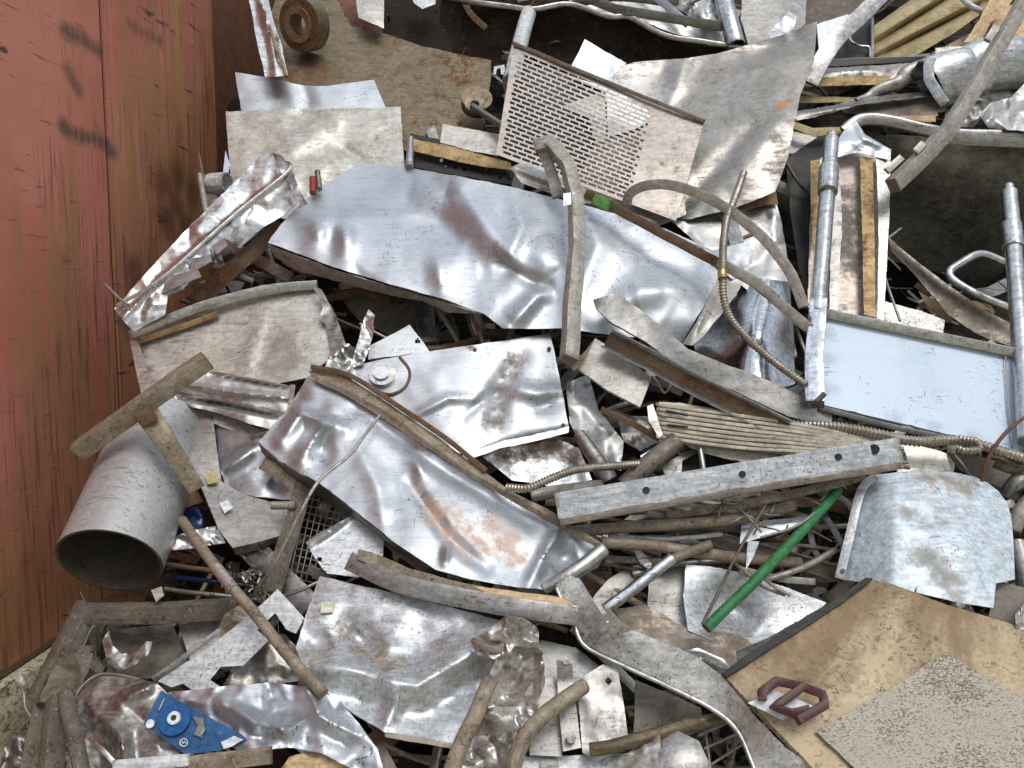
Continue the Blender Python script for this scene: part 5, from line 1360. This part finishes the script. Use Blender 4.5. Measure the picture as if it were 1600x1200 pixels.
tw = S('twisted_blade', 'long twisted speckled metal blade snaking down to the bottom edge', 'blade',
  [(868,918,.42),(874,904,.43),(888,899,.44),(906,904,.44),(922,930,.45),(940,958,.47),(952,966,.48),(985,984,.48),(1040,1004,.48),(1085,1024,.49),(1128,1056,.5),(1162,1098,.52),(1190,1132,.54),(1230,1170,.55),(1300,1215,.55),(1300,1240,.54),(1190,1240,.5),(1172,1190,.5),(1150,1140,.48),(1110,1108,.47),(1050,1078,.46),(980,1045,.44),(916,1012,.42),(896,975,.42),(880,942,.42)], M['galvspk2'],
  cr=[('v',[(914,1012),(940,985),(955,962)],.035,16),('f',[(1180,1240),(1150,1132),(1080,1086),(990,1040),(905,1002)],-.010,14)], crum=(.006,50), step=7, th=.005)
TP(tw, 'pale_lip', [(869,918,.425),(880,944,.43),(896,976,.435),(916,1011,.435),(980,1043,.45),(1050,1076,.47),(1110,1106,.48),(1150,1140,.49),(1174,1192,.51),(1192,1240,.51)], 7, M['rim'], kind='oval', h=5)
S('dark_triangle_fold', 'dark speckled triangular fold on top of the twisted blade bend', 'fold', [(950,950),(975,975),(988,984),(930,1005),(922,1004)], M['galvspk2'], o=.49, step=5, g=(.1,-.1))
S('black_gap_flap', 'curled grey flap beside the dark slot under the black trim', 'flap', [(1060,1020),(1090,1012),(1130,1030),(1145,1046),(1120,1056),(1090,1032)], M['rim'], o=.42, step=5, cr=[('v',[(1062,1022),(1100,1030),(1140,1050)],.03,12)])

# tan board on the right
TB = [(1362,906,.42),(1400,914,.42),(1440,930,.43),(1480,945,.43),(1560,968,.43),(1640,996,.43),(1680,1010,.44),(1680,1260,.6),(1310,1260,.6),(1285,1215,.58),(1220,1148,.55),(1128,1052,.5),(1180,1016,.48),(1250,972,.46),(1310,936,.44)]
bd = S('tan_board', 'big tan speckled board with a peeled grey label filling the lower right corner', 'board', TB, M['tanpanel'], th=.02, torn=.8, crum=(.004,120), step=14)
SP(bd, 'peeled_label', [(1474,1019,.4935),(1520,1045,.505),(1600,1091,.531),(1690,1140,.557),(1690,1270,.617),(1420,1270,.617),(1340,1205,.589),(1275,1142,.557),(1340,1105,.539),(1415,1062,.516)], M['patch'], step=14, th=.002, torn=2.0)
SP(bd, 'black_trim', [(1352,902,.44),(1364,904,.445),(1312,944,.46),(1255,982,.48),(1190,1022,.50),(1136,1058,.52),(1128,1052,.515),(1180,1014,.495),(1243,974,.475),(1306,936,.455)], M['blackbox'], step=5, th=.008)
SP(bd, 'lifted_edge', [(1150,1018,.46),(1200,996,.46),(1250,968,.45),(1290,945,.44),(1250,985,.48),(1190,1020,.495),(1152,1040,.5)], M['dull2'], step=7)
mf = mk('plastic_frame', [tube([(1192,1094,.585),(1190,1082,.585),(1214,1064,.585),(1252,1072,.585),(1286,1085,.585),(1288,1102,.59),(1246,1126,.60)], 14, kind='sq', h=15, straight=True, n=2),
   tube([(1258,1070,.59),(1232,1090,.592),(1208,1105,.595),(1238,1114,.595),(1264,1108,.595)], 13, kind='sq', h=13, straight=True, n=2)], M['maroon'], 'broken maroon plastic frame with a crossbar lying on the tan board', 'frame')
S('white_card', 'white card with dark cut outs tucked under the maroon frame', 'card', [(1168,1098),(1200,1086),(1214,1079),(1274,1104),(1246,1115),(1223,1125),(1196,1112)], M['card'], o=.572, step=12, torn=.4, th=.002)

# lower left of centre
cc = T('curved_channel', 'long grey channel bar curving across under the front panel', 'channel', [(548,878,.42),(620,910,.45),(700,930,.47),(780,945,.48),(850,956,.48),(905,962,.47)], 30, M['dull'], kind='sq', h=20)
SP(cc, 'flange', [(560,858),(580,862),(640,888),(720,910),(800,925),(880,932),(905,948),(880,952),(780,938),(690,920),(610,898),(556,872)], M['tan'], o=.44, g=(0,-.05), step=6)
SP(cc, 'orange_stain_strip', [(740,916),(790,922),(880,934),(900,948),(860,948),(780,936)], M['peach'], o=.468, step=7, th=.001)
S('white_flap', 'white flap with one dark hole below the front panel', 'flap', [(478,848),(500,832),(548,806),(600,842),(598,868),(560,902),(510,896),(492,872)], M['galvspk'], o=.34, g=(0,.03), step=6, holes=[(499,874,4)], cr=[('v',[(485,850),(545,808)],.03,10)])
mesh_pts = []
def wire_mesh():
    G = []
    for k in range(9):
        x = 455 + k * 9
        G.append(tube([(x + 22, 745 + k * 3, .16), (x - 12, 905, .2)], 2.2, straight=True, n=2))
    for k in range(14):
        y = 752 + k * 11.5
        G.append(tube([(470 - k * 1.2, y, .165), (560 - k * 1.5, y + 22, .165)], 2.2, straight=True, n=2))
    return G
mk('wire_mesh', wire_mesh(), M['wirelt'], 'small square wire mesh in the gap left of the white flap', 'mesh')
T('weathered_strip', 'weathered grey strip leaning beside the wire mesh', 'strip', [(476,752,.27),(460,810,.28),(438,880,.28),(425,925,.26)], 28, M['wood'], kind='sq', h=8, straight=True)
T('grey_flat_beam', 'grey flat beam running down right below the sticker plate', 'beam', [(386,850,.2),(430,895,.22),(485,950,.22)], 40, M['dull2'], kind='sq', h=14, straight=True)
ls = S('wavy_sheet', 'large speckled white sheet with a wavy middle fold at the bottom centre', 'sheet metal',
  [(500,900,.38),(560,914,.4),(650,934,.42),(740,958,.43),(790,972,.43),(800,1000,.42),(785,1050,.43),(765,1090,.44),(738,1130,.46),(716,1164,.48),(660,1152,.48),(600,1143,.48),(560,1120,.46),(520,1090,.45),(478,1052,.44),(462,1012,.42),(478,960,.4)], M['lowsheet'],
  ctl=[(520,1010,.0),(560,1100,-.02)], cr=[('v',[(462,1040),(540,1046),(600,1060),(650,1072),(690,1050),(740,1018),(800,995)],.085,55),('g',[(545,975),(590,1035)],-.05,20),('g',[(520,1000),(480,1015)],-.03,20),('v',[(600,1140),(620,1095),(610,1070)],.035,24),('g',[(670,1110),(740,1060)],-.03,30)], crum=(.006,55), ridged=(.007,60), step=7)
SP(ls, 'paper_sticker', [(502,941),(524,940),(520,957),(501,958)], M['stick'], o=.418, torn=0, step=9, th=.002)
SP(ls, 'rusty_hem', [(600,1143,.485),(660,1152,.485),(716,1163,.485),(730,1143,.475),(722,1172,.48),(660,1162,.48),(602,1152,.48)], M['pinktan'], step=6)
cf = S('crushed_foil', 'crushed shiny brownish foil bundle hanging at the bottom centre', 'foil',
  [(734,1000,.5),(760,985,.52),(790,962,.53),(815,966,.54),(838,980,.54),(850,1030,.54),(852,1060,.54),(838,1110,.54),(822,1160,.54),(806,1230,.54),(690,1230,.52),(712,1170,.52),(740,1120,.53),(764,1060,.53),(775,1030,.53),(745,1022,.52)], M['foil'], ridged=(.035,34), crum=(.03,70), step=4, torn=3)
TP(cf, 'brown_fold', [(768,1060,.56),(745,1110,.57),(722,1160,.57),(700,1220,.56)], 26, M['tan'], kind='oval', h=14, wob=.01)
TP(cf, 'torn_tip', [(738,1002,.545),(760,1012,.56),(785,1018,.555)], 16, M['dullbrn'], kind='oval', h=6, taper=(.3,1))
T('bent_hose', 'brown bent pipe curving down to the bottom edge in front of the grey plates', 'pipe', [(912,1072,.50),(880,1094,.54),(845,1122,.56),(815,1160,.57),(792,1230,.56)], 25, M['tan'], hollow=.75)
S('shaded_plate', 'grey rear plate behind the bolted strip', 'plate', [(845,1000),(900,1012),(960,1060),(880,1100),(840,1080)], M['dull2'], o=.36)
S('grey_plate', 'grey plate between the foil bundle and the bolted strip', 'plate', [(832,1064),(868,1058),(880,1120),(878,1182),(828,1180)], M['dull'], o=.43, torn=.3)
bs_ = S('bolted_strip', 'narrow grey strip with two bolts at the bottom centre', 'strip', [(870,1032),(894,1038),(900,1100),(908,1168),(880,1174),(872,1100)], M['dull'], o=.46, torn=.3, cr=[('f',[(865,1068),(905,1064)],.04,60)], th=.006)
mk('bolt', disc(884,1034,6,.475,th=.012,n=8), M['tangrey'], parent=bs_)
mk('bolt', disc(892,1154,8,.475,th=.014,n=8), M['tangrey'], parent=bs_)
S('wide_grey_plate', 'wide grey plate with a corner hole right of the bolted strip', 'plate', [(902,1062),(942,1038),(965,1046),(976,1110),(984,1168),(930,1190),(910,1175)], M['dull'], o=.42, crum=(.006,40), holes=[(951,1064,5)], step=5)
bp = S('base_plate', 'pale plate with a round recess along the bottom edge below the grey plates', 'plate', [(808,1182),(900,1180),(1010,1176),(1010,1240),(800,1240)], M['galvspk'], o=.39)
mk('round_recess', disc(859,1196,15,.402,th=.004,n=24), M['dull2'], parent=bp)
S('brown_cardboard', 'brown folded board in shade below the twisted blade', 'board', [(992,1062),(1050,1085),(1095,1106),(1100,1140),(1040,1160),(990,1168)], M['cardboard'], o=.33, cr=[('v',[(1052,1085),(1040,1160)],.04,16)])
T('brown_pipe', 'rusty brown pipe with a broken end at the bottom edge', 'pipe', [(922,1172,.47),(960,1165,.49),(1020,1148,.5),(1080,1132,.46),(1130,1120,.40)], 21, M['rustplate'], hollow=.7, wob=.004)
S('white_curl', 'white curled scrap at the bottom edge below the rusty brown pipe', 'scrap', [(955,1240),(965,1190),(1000,1160),(1030,1146),(1036,1190),(1040,1240)], M['galvspk2'], o=.5, g=(.1,0), step=6, crum=(.02,30))
S('grey_dome', 'grey domed scrap with a pale cap at the bottom edge', 'scrap', [(1028,1150),(1060,1142),(1092,1158),(1112,1200),(1120,1240),(1030,1240)], M['dull'], o=.46, bulge=(1070,1200,70,.08), step=6)
for k, (a, b) in enumerate((((1090,1150),(1160,1118)), ((1100,1170),(1165,1140)), ((1110,1195),(1165,1160)), ((1100,1128),(1110,1200)))):
    T('grate_wire', ('upper', 'middle', 'lower', 'upright')[k] + ' thin wire of the broken grate in the dark gap at the bottom', 'wire', [(a[0], a[1], .36), (b[0], b[1], .36)], 4, M['wirelt'], straight=True)
T('pale_stub', 'pale tube stub pointing up at the bottom edge left of the foil bundle', 'tube', [(684,1170,.36),(672,1230,.4)], 16, M['tubegrey'])
S('brown_round_scrap', 'tan lumpy scrap at the bottom edge left of centre', 'scrap', [(436,1205),(452,1182),(490,1172),(530,1178),(545,1200),(545,1240),(436,1240)], M['peach'], o=.42, bulge=(490,1210,60,.06), crum=(.02,25), step=6)
S('grey_tail_sheet', 'grey sheet edge running to the bottom edge right of the tan lumpy scrap', 'sheet metal', [(520,1190),(600,1160),(640,1240),(520,1240)], M['dullbrn'], o=.38)

# ------------------------------------------------------------------ lower left
po_ = T('long_pole', 'long tan speckled pole leaning from the big pipe down to the bottom sheets', 'pole', [(284,812,.34),(340,890,.40),(400,962,.45),(450,1024,.48),(505,1084,.50)], 17, M['tan'])
TP(po_, 'rust_band', [(338,887,.402),(366,922,.425)], 18, M['pinktan'], straight=True)
sq = root('tube_frame', 'weathered square tube frame corner lying below the big pipe', 'frame', P(140,950,.25))
TP(sq, 'cross_bar', [(128,958,.25),(250,958,.28),(372,950,.27)], 29, M['wood'], kind='sq', h=26, straight=True, roll=-16)
TP(sq, 'upright_leg', [(138,944,.25),(104,1010,.25),(64,1090,.24)], 32, M['wood'], kind='sq', h=28, straight=True, roll=20)
S('square_stub', 'small square metal stub lying under the mouth of the big pipe', 'stub', [(236,922),(252,916),(256,930),(244,940)], M['rim'], o=.33, step=6)
for k, (lab, pth, w, mt) in enumerate((
   ('thin grey rod lying level right of the big pipe mouth', [(258,920,.22),(320,928,.24),(390,934,.22)], 7, 'dull'),
   ('brown rod lying above the thin grey rod in the dark gap', [(262,882,.16),(320,890,.18),(380,902,.16)], 8, 'brown'),
   ('dark blue rod in the dark gap right of the big pipe mouth', [(262,900,.15),(330,908,.17),(390,915,.15)], 7, 'navy'),
   ('thin bent rod between the white bracket and the lower sheet', [(436,934,.3),(470,922,.32),(500,908,.32)], 6, 'dull'))):
    T('loose_rod', lab, 'rod', pth, w, M[mt])
S('shiny_band', 'shiny crumpled band in the gap between the big pipe and the sticker plate', 'band', [(262,842),(300,828),(340,822),(352,848),(310,856),(268,860)], M['chrome'], o=.17, ridged=(.02,24), step=5)
S('navy_gloss_piece', 'glossy dark blue piece behind the top of the long pole', 'scrap', [(262,796),(300,782),(322,800),(318,830),(280,835)], M['navy'], o=.12, bulge=(292,808,40,.04), step=6)
S('orange_brown_piece', 'orange brown scrap in the gap above the dark blue piece', 'scrap', [(282,772),(310,768),(318,784),(290,794)], M['rust'], o=.16, step=6)
def shredded():
    G = []
    rnd = random.Random(8)
    for i in range(120):
        x = rnd.gauss(395, 20); y = rnd.gauss(930, 24)
        a = rnd.uniform(0, 6.28); L = rnd.uniform(6, 20)
        G.append(tube([(x, y, .22 + rnd.uniform(0, .04)), (x + L * .5 * math.cos(a) + rnd.uniform(-3, 3), y + L * .5 * math.sin(a), .25 + rnd.uniform(-.02, .02)), (x + L * math.cos(a), y + L * math.sin(a), .22)], 2.5, n=2, kind='sq', h=1.2))
    return G
sh = mk('metal_shavings', shredded(), M['dull'], kind='stuff'); sh['label'] = 'tangle of fine metal shavings beside the long pole'
S('olive_sheet', 'dull olive sheet in the shade inside the square tube frame', 'sheet metal', [(160,985),(270,975),(300,1050),(240,1060),(170,1060)], M['tank'], o=.16, crum=(.02,50))
S('pale_inner_panel', 'pale grey panel corner inside the square tube frame', 'panel', [(278,976),(345,968),(345,1010),(300,1040)], M['rim'], o=.2)
S('torn_grey_leaf', 'torn grey leaf of metal curling in the middle of the square tube frame', 'offcut', [(160,1000),(170,985),(176,1008),(190,1022),(214,1018),(228,1002),(238,1002),(232,1022),(210,1040),(190,1048),(168,1040)], M['dull'], o=.28, step=5, ridged=(.012,25))
wb = S('white_bracket', 'white speckled bracket frame with square cut outs left of the lower sheet', 'bracket',
  [(246,1064),(300,1028),(360,985),(402,950),(434,920),(476,966),(462,990),(448,984),(430,958),(402,984),(420,1000),(380,1040),(345,1042),(328,1062),(346,1074),(300,1078),(286,1068),(268,1074)], M['galvspk'], o=.36, torn=.4, step=6)
TP(wb, 'folded_flange', [(240,1062,.36),(300,1018,.37),(345,984,.37)], 9, M['dull'], kind='sq', h=8)
S('brown_crumple', 'crumpled brown sheet tucked under the white bracket and the pole', 'sheet metal', [(350,960),(375,945),(400,955),(372,985),(345,1010),(342,980)], M['tan'], o=.3, ridged=(.015,20), step=5)
S('rippled_grey_sheet', 'rippled grey sheet right of the white bracket cut outs', 'sheet metal', [(380,1010),(440,990),(470,1015),(490,1060),(420,1072),(350,1070)], M['dull'], o=.3, ridged=(.02,30), step=6)

bsl = S('domed_sheet', 'dented dark silver sheet with a rounded top at the lower left', 'sheet metal',
  [(112,1100,.4),(130,1070,.4),(160,1052,.4),(200,1056,.41),(245,1068,.43),(270,1090,.45),(300,1150,.48),(310,1240,.5),(140,1240,.45),(120,1160,.42)], M['dull'],
  ctl=[(190,1110,.02)], cr=[('v',[(190,1100),(205,1085),(245,1068)],.04,22),('v',[(150,1112),(190,1150),(195,1230)],.05,26),('g',[(150,1160),(165,1210)],-.03,18),('v',[(200,1105),(240,1140),(290,1170)],-.025,22)], ridged=(.010,40), step=6)
TP(bsl, 'rim_edge', [(114,1094,.41),(130,1070,.415),(158,1053,.415),(200,1057,.42),(242,1070,.435)], 4, M['rim'])
S('bright_sheet', 'bright crumpled sheet spreading along the bottom edge right of the blue board', 'sheet metal',
  [(262,1082,.44),(330,1074,.45),(420,1066,.46),(490,1074,.46),(530,1094,.47),(560,1130,.48),(590,1170,.49),(610,1240,.5),(540,1196,.5),(500,1176,.5),(450,1168,.5),(380,1176,.5),(330,1150,.47)], M['alu'],
  cr=[('v',[(350,1100),(400,1130),(450,1140),(500,1110)],.055,24),('v',[(420,1070),(430,1110),(410,1150)],-.045,22),('v',[(480,1080),(500,1120),(560,1150)],.05,26),('g',[(440,1100),(470,1130)],-.03,15)], crum=(.010,45), ridged=(.014,38), step=6, torn=1.5)
bl = S('blue_board', 'blue printed board with a round hole lying on the bottom sheets', 'board',
  [(252,1079),(300,1106),(340,1128),(376,1146),(386,1156),(346,1172),(300,1178),(288,1178),(258,1155),(224,1132),(236,1108)], M['blue'], o=.50, torn=.5, th=.006, step=8, crum=(.003,50))
ab = CAM - P(272, 1122, .5)
mk('round_boss', disc(273,1124,24,.512,th=.004,n=32), M['blue2'], parent=bl)
wr = mk('white_ring', disc(272,1122,10,.522,th=.004,n=24,hole=.45), M['whiteink'], parent=bl)
mk('dark_hole', disc(272,1122,4.6,.522,th=.003,n=16), M['blackbox'], parent=wr)
mk('white_dot', disc(235,1131,6.5,.512,th=.003,n=20), M['whiteink'], parent=bl)
TP(bl, 'print_line', [(257,1091,.512),(248,1110,.512)], 1.6, M['whiteink'], kind='sq', h=1, straight=True)
mk('printed_mark', [tube([P(287 + 6 * math.cos(a), 1160 + 6 * math.sin(a), .514) for a in np.linspace(0, 6.28, 10, endpoint=False)], 1.4, kind='sq', h=1, closed=True, n=2), tube([(283,1157,.514),(286,1162,.514),(288,1158,.514),(291,1162,.514)], 1.4, kind='sq', h=1, straight=True, n=2)], M['whiteink'], parent=bl)
TP(bl, 'printed_text', [(312,1150,.514),(320,1140,.514)], 1.4, M['whiteink'], kind='sq', h=1, straight=True)
SP(bl, 'scraped_patch', [(302,1118),(318,1124),(322,1140),(316,1152),(304,1148),(308,1132)], M['dull2'], o=.509, step=5, torn=3, th=.001)
SP(bl, 'scraped_corner', [(346,1160),(366,1150),(380,1156),(362,1166),(350,1170)], M['whiteink'], o=.509, step=5, torn=2, th=.001)
T('square_post', 'weathered square post standing at the bottom left corner', 'post', [(92,1092,.36),(84,1150,.38),(76,1240,.4)], 30, M['wood'], kind='sq', h=26, straight=True, roll=24)
T('dark_square_post', 'darker square post beside the kerb at the bottom left corner', 'post', [(72,1092,.3),(56,1160,.32),(40,1240,.32)], 30, M['wood'], kind='sq', h=26, straight=True)
T('round_stick', 'round grey stick leaning right of the square post at the bottom left', 'stick', [(102,1082,.42),(112,1130,.44),(136,1240,.45)], 24, M['wood'])
S('wooden_lump', 'rotten grey wooden lump over the tops of the two square posts', 'lump', [(72,1066),(92,1030),(120,1018),(146,1020),(138,1050),(120,1084),(96,1090),(80,1100),(62,1096)], M['wood'], o=.36, th=.05, ridged=(.02,30), step=6, torn=2.5)
S('white_scrap_corner', 'small white sheet corner at the bottom edge near the round stick', 'offcut', [(100,1190),(120,1182),(132,1240),(100,1240)], M['alu2'], o=.36)
T('leaning_flat_strip', 'thin pale strip leaning at the bottom left behind the round stick', 'strip', [(138,1152,.46),(160,1172,.48),(182,1196,.48)], 7, M['rim'], kind='sq', h=4)
T('curved_wire', 'thin wire dangling against the mossy kerb', 'wire', [(24,1062,.18),(36,1080,.22),(40,1105,.22),(50,1122,.22)], 5, M['wirelt'])
S('pale_rag', 'pale torn scrap caught on the mossy kerb', 'scrap', [(20,1052),(32,1052),(40,1068),(38,1078),(26,1068)], M['cream'], o=.2, step=5, ridged=(.01,12))
S('dark_blue_scrap', 'dark blue grey scrap at the foot of the mossy kerb', 'scrap', [(10,1160),(40,1130),(50,1160),(40,1240),(-10,1240)], M['dull2'], o=.2, ridged=(.03,30), step=6)
tl = T('timber_strip', 'brown timber strip with a white end along the bottom edge', 'timber', [(180,1206,.53),(300,1194,.54),(424,1180,.54)], 26, M['tan'], kind='sq', h=16, straight=True)
TP(tl, 'white_end', [(178,1197,.545),(240,1192,.55),(298,1187,.55)], 18, M['white'], kind='sq', h=14, straight=True)

# ------------------------------------------------------------------ small pieces wedged in the gaps
T('dark_bar', 'dark bar standing in the deep gap under the largest dented sheet', 'bar', [(690,470,-.02),(672,560,.06)], 16, M['dull2'], kind='sq', h=8, straight=True)
T('dark_bar', 'brown bar slanting in the gap left of the torn spike', 'bar', [(500,470,-.02),(560,455,.02),(610,470,.0)], 12, M['brown'], kind='sq', h=8, straight=True)
S('shaded_sheet', 'olive grey sheet in the shade below the folded lip of the dented sheet', 'sheet metal', [(520,450),(640,478),(700,500),(640,540),(560,500)], M['tank'], o=-.04, crum=(.02,50))
S('knob_end', 'white knob shaped end hanging in the dark drum at the top', 'knob', [(640,-20),(684,-20),(680,6),(660,14),(646,4)], M['white'], o=.05, bulge=(662,-4,24,.03), step=5)
T('grey_strip', 'grey flat strip lying under the left half of the perforated channel', 'strip', [(1010,800,.32),(1075,812,.32)], 13, M['dull'], kind='sq', h=4, straight=True)
T('grey_strip', 'thin bright strip behind the two tan tubes near the tube end', 'strip', [(950,838,.27),(1050,842,.27),(1130,834,.27)], 8, M['rim'], kind='sq', h=4)
T('dull_tube', 'dull tube lying deep below the lower tan speckled tube', 'tube', [(985,880,.22),(1080,900,.24),(1200,915,.2)], 18, M['dull2'])
T('dull_tube', 'thin dull tube below the bracket plate with the round notch', 'tube', [(1040,752,.3),(1120,740,.3),(1190,722,.3)], 10, M['tangrey'])
T('flat_batten', 'flat brown batten behind the ring hoop and the green tube', 'batten', [(1190,770,.24),(1290,790,.24),(1340,800,.22)], 14, M['brown'], kind='sq', h=6)
T('flat_batten', 'grey batten leaning inside the ring hoop', 'batten', [(1285,800,.2),(1310,840,.22),(1330,880,.2)], 10, M['dull'], kind='sq', h=5)
mk('wire_coil', tube([P(1147 + 16 * math.cos(a), 790 + 8 * math.sin(a), .33 + .002 * k) for k, a in enumerate(np.linspace(0, 12, 40))], 3, n=2), M['wirelt'], 'small coil of thin wire under the perforated channel', 'wire')
rnd = random.Random(21)
for k in range(14):
    x = rnd.uniform(1090, 1270); y = rnd.uniform(760, 850); L = rnd.uniform(30, 75); a = rnd.uniform(-1.3, .5)
    dx, dy = L * math.cos(a), L * math.sin(a)
    T('twig_wire', 'thin dry twig of wire in the tangle under the perforated channel', 'wire',
      [(x, y, .36 + rnd.uniform(-.02, .04)), (x + dx / 2 + rnd.uniform(-6, 6), y + dy / 2 + rnd.uniform(-6, 6), .40), (x + dx, y + dy, .37)], 2.6, rnd.choice((M['tan'], M['wire'], M['wirelt'])), group='twigs of wire under the channel', n=5)
def scatter(n, name, label, cat, group, seed, mats, wr, lr, kinds, orng, box=(250, 10, 1590, 1190), spread=.9):
    rnd = random.Random(seed)
    made = 0
    while made < n:
        x = rnd.uniform(box[0], box[2]); y = rnd.uniform(box[1], box[3])
        if y < 240 or (x < 640 and y < 340) or (x > 1260 and y < 560): continue
        o = rnd.uniform(*orng); L = rnd.uniform(*lr); a = rnd.gauss(.1 if spread < .5 else .3, spread)
        dx, dy = L / 2 * math.cos(a), L / 2 * math.sin(a)
        p = [(x - dx, y - dy, o + rnd.uniform(-.06, .06)), (x + rnd.uniform(-6, 6), y + rnd.uniform(-6, 6), o), (x + dx, y + dy, o + rnd.uniform(-.06, .06))]
        if any(P(*q).x < wallx(P(*q).y) + .25 for q in p): continue
        kd = rnd.choice(kinds)
        w = rnd.uniform(*wr)
        T(name, label, cat, p, w, rnd.choice(mats), group=group, kind=kd, h=(w if kd == 'round' else max(2, w * .25)), n=3)
        made += 1
scatter(130, 'scrap_sliver', 'thin dull metal sliver wedged in a dark gap of the heap', 'sliver', 'slivers of metal in the gaps', 5, [M['dull'], M['dull2'], M['alubrn'], M['galvspk2'], M['tangrey']], (7, 22), (50, 150), ('sq',), (-.06, .13))
scatter(110, 'thin_rod', 'thin grimy rod lying in a dark gap of the heap', 'rod', 'thin rods in the gaps', 6, [M['tan'], M['brown'], M['tangrey'], M['wire']], (4, 10), (60, 190), ('round',), (-.06, .15))

scatter(34, 'bundled_rod', 'thin tan rod in the bundle of rods behind the green tube', 'rod', 'rods bundled behind the green tube', 9, [M['tan'], M['tangrey'], M['dull'], M['brown']], (5, 12), (90, 240), ('round', 'sq'), (.10, .30), box=(930, 775, 1290, 915), spread=.22)
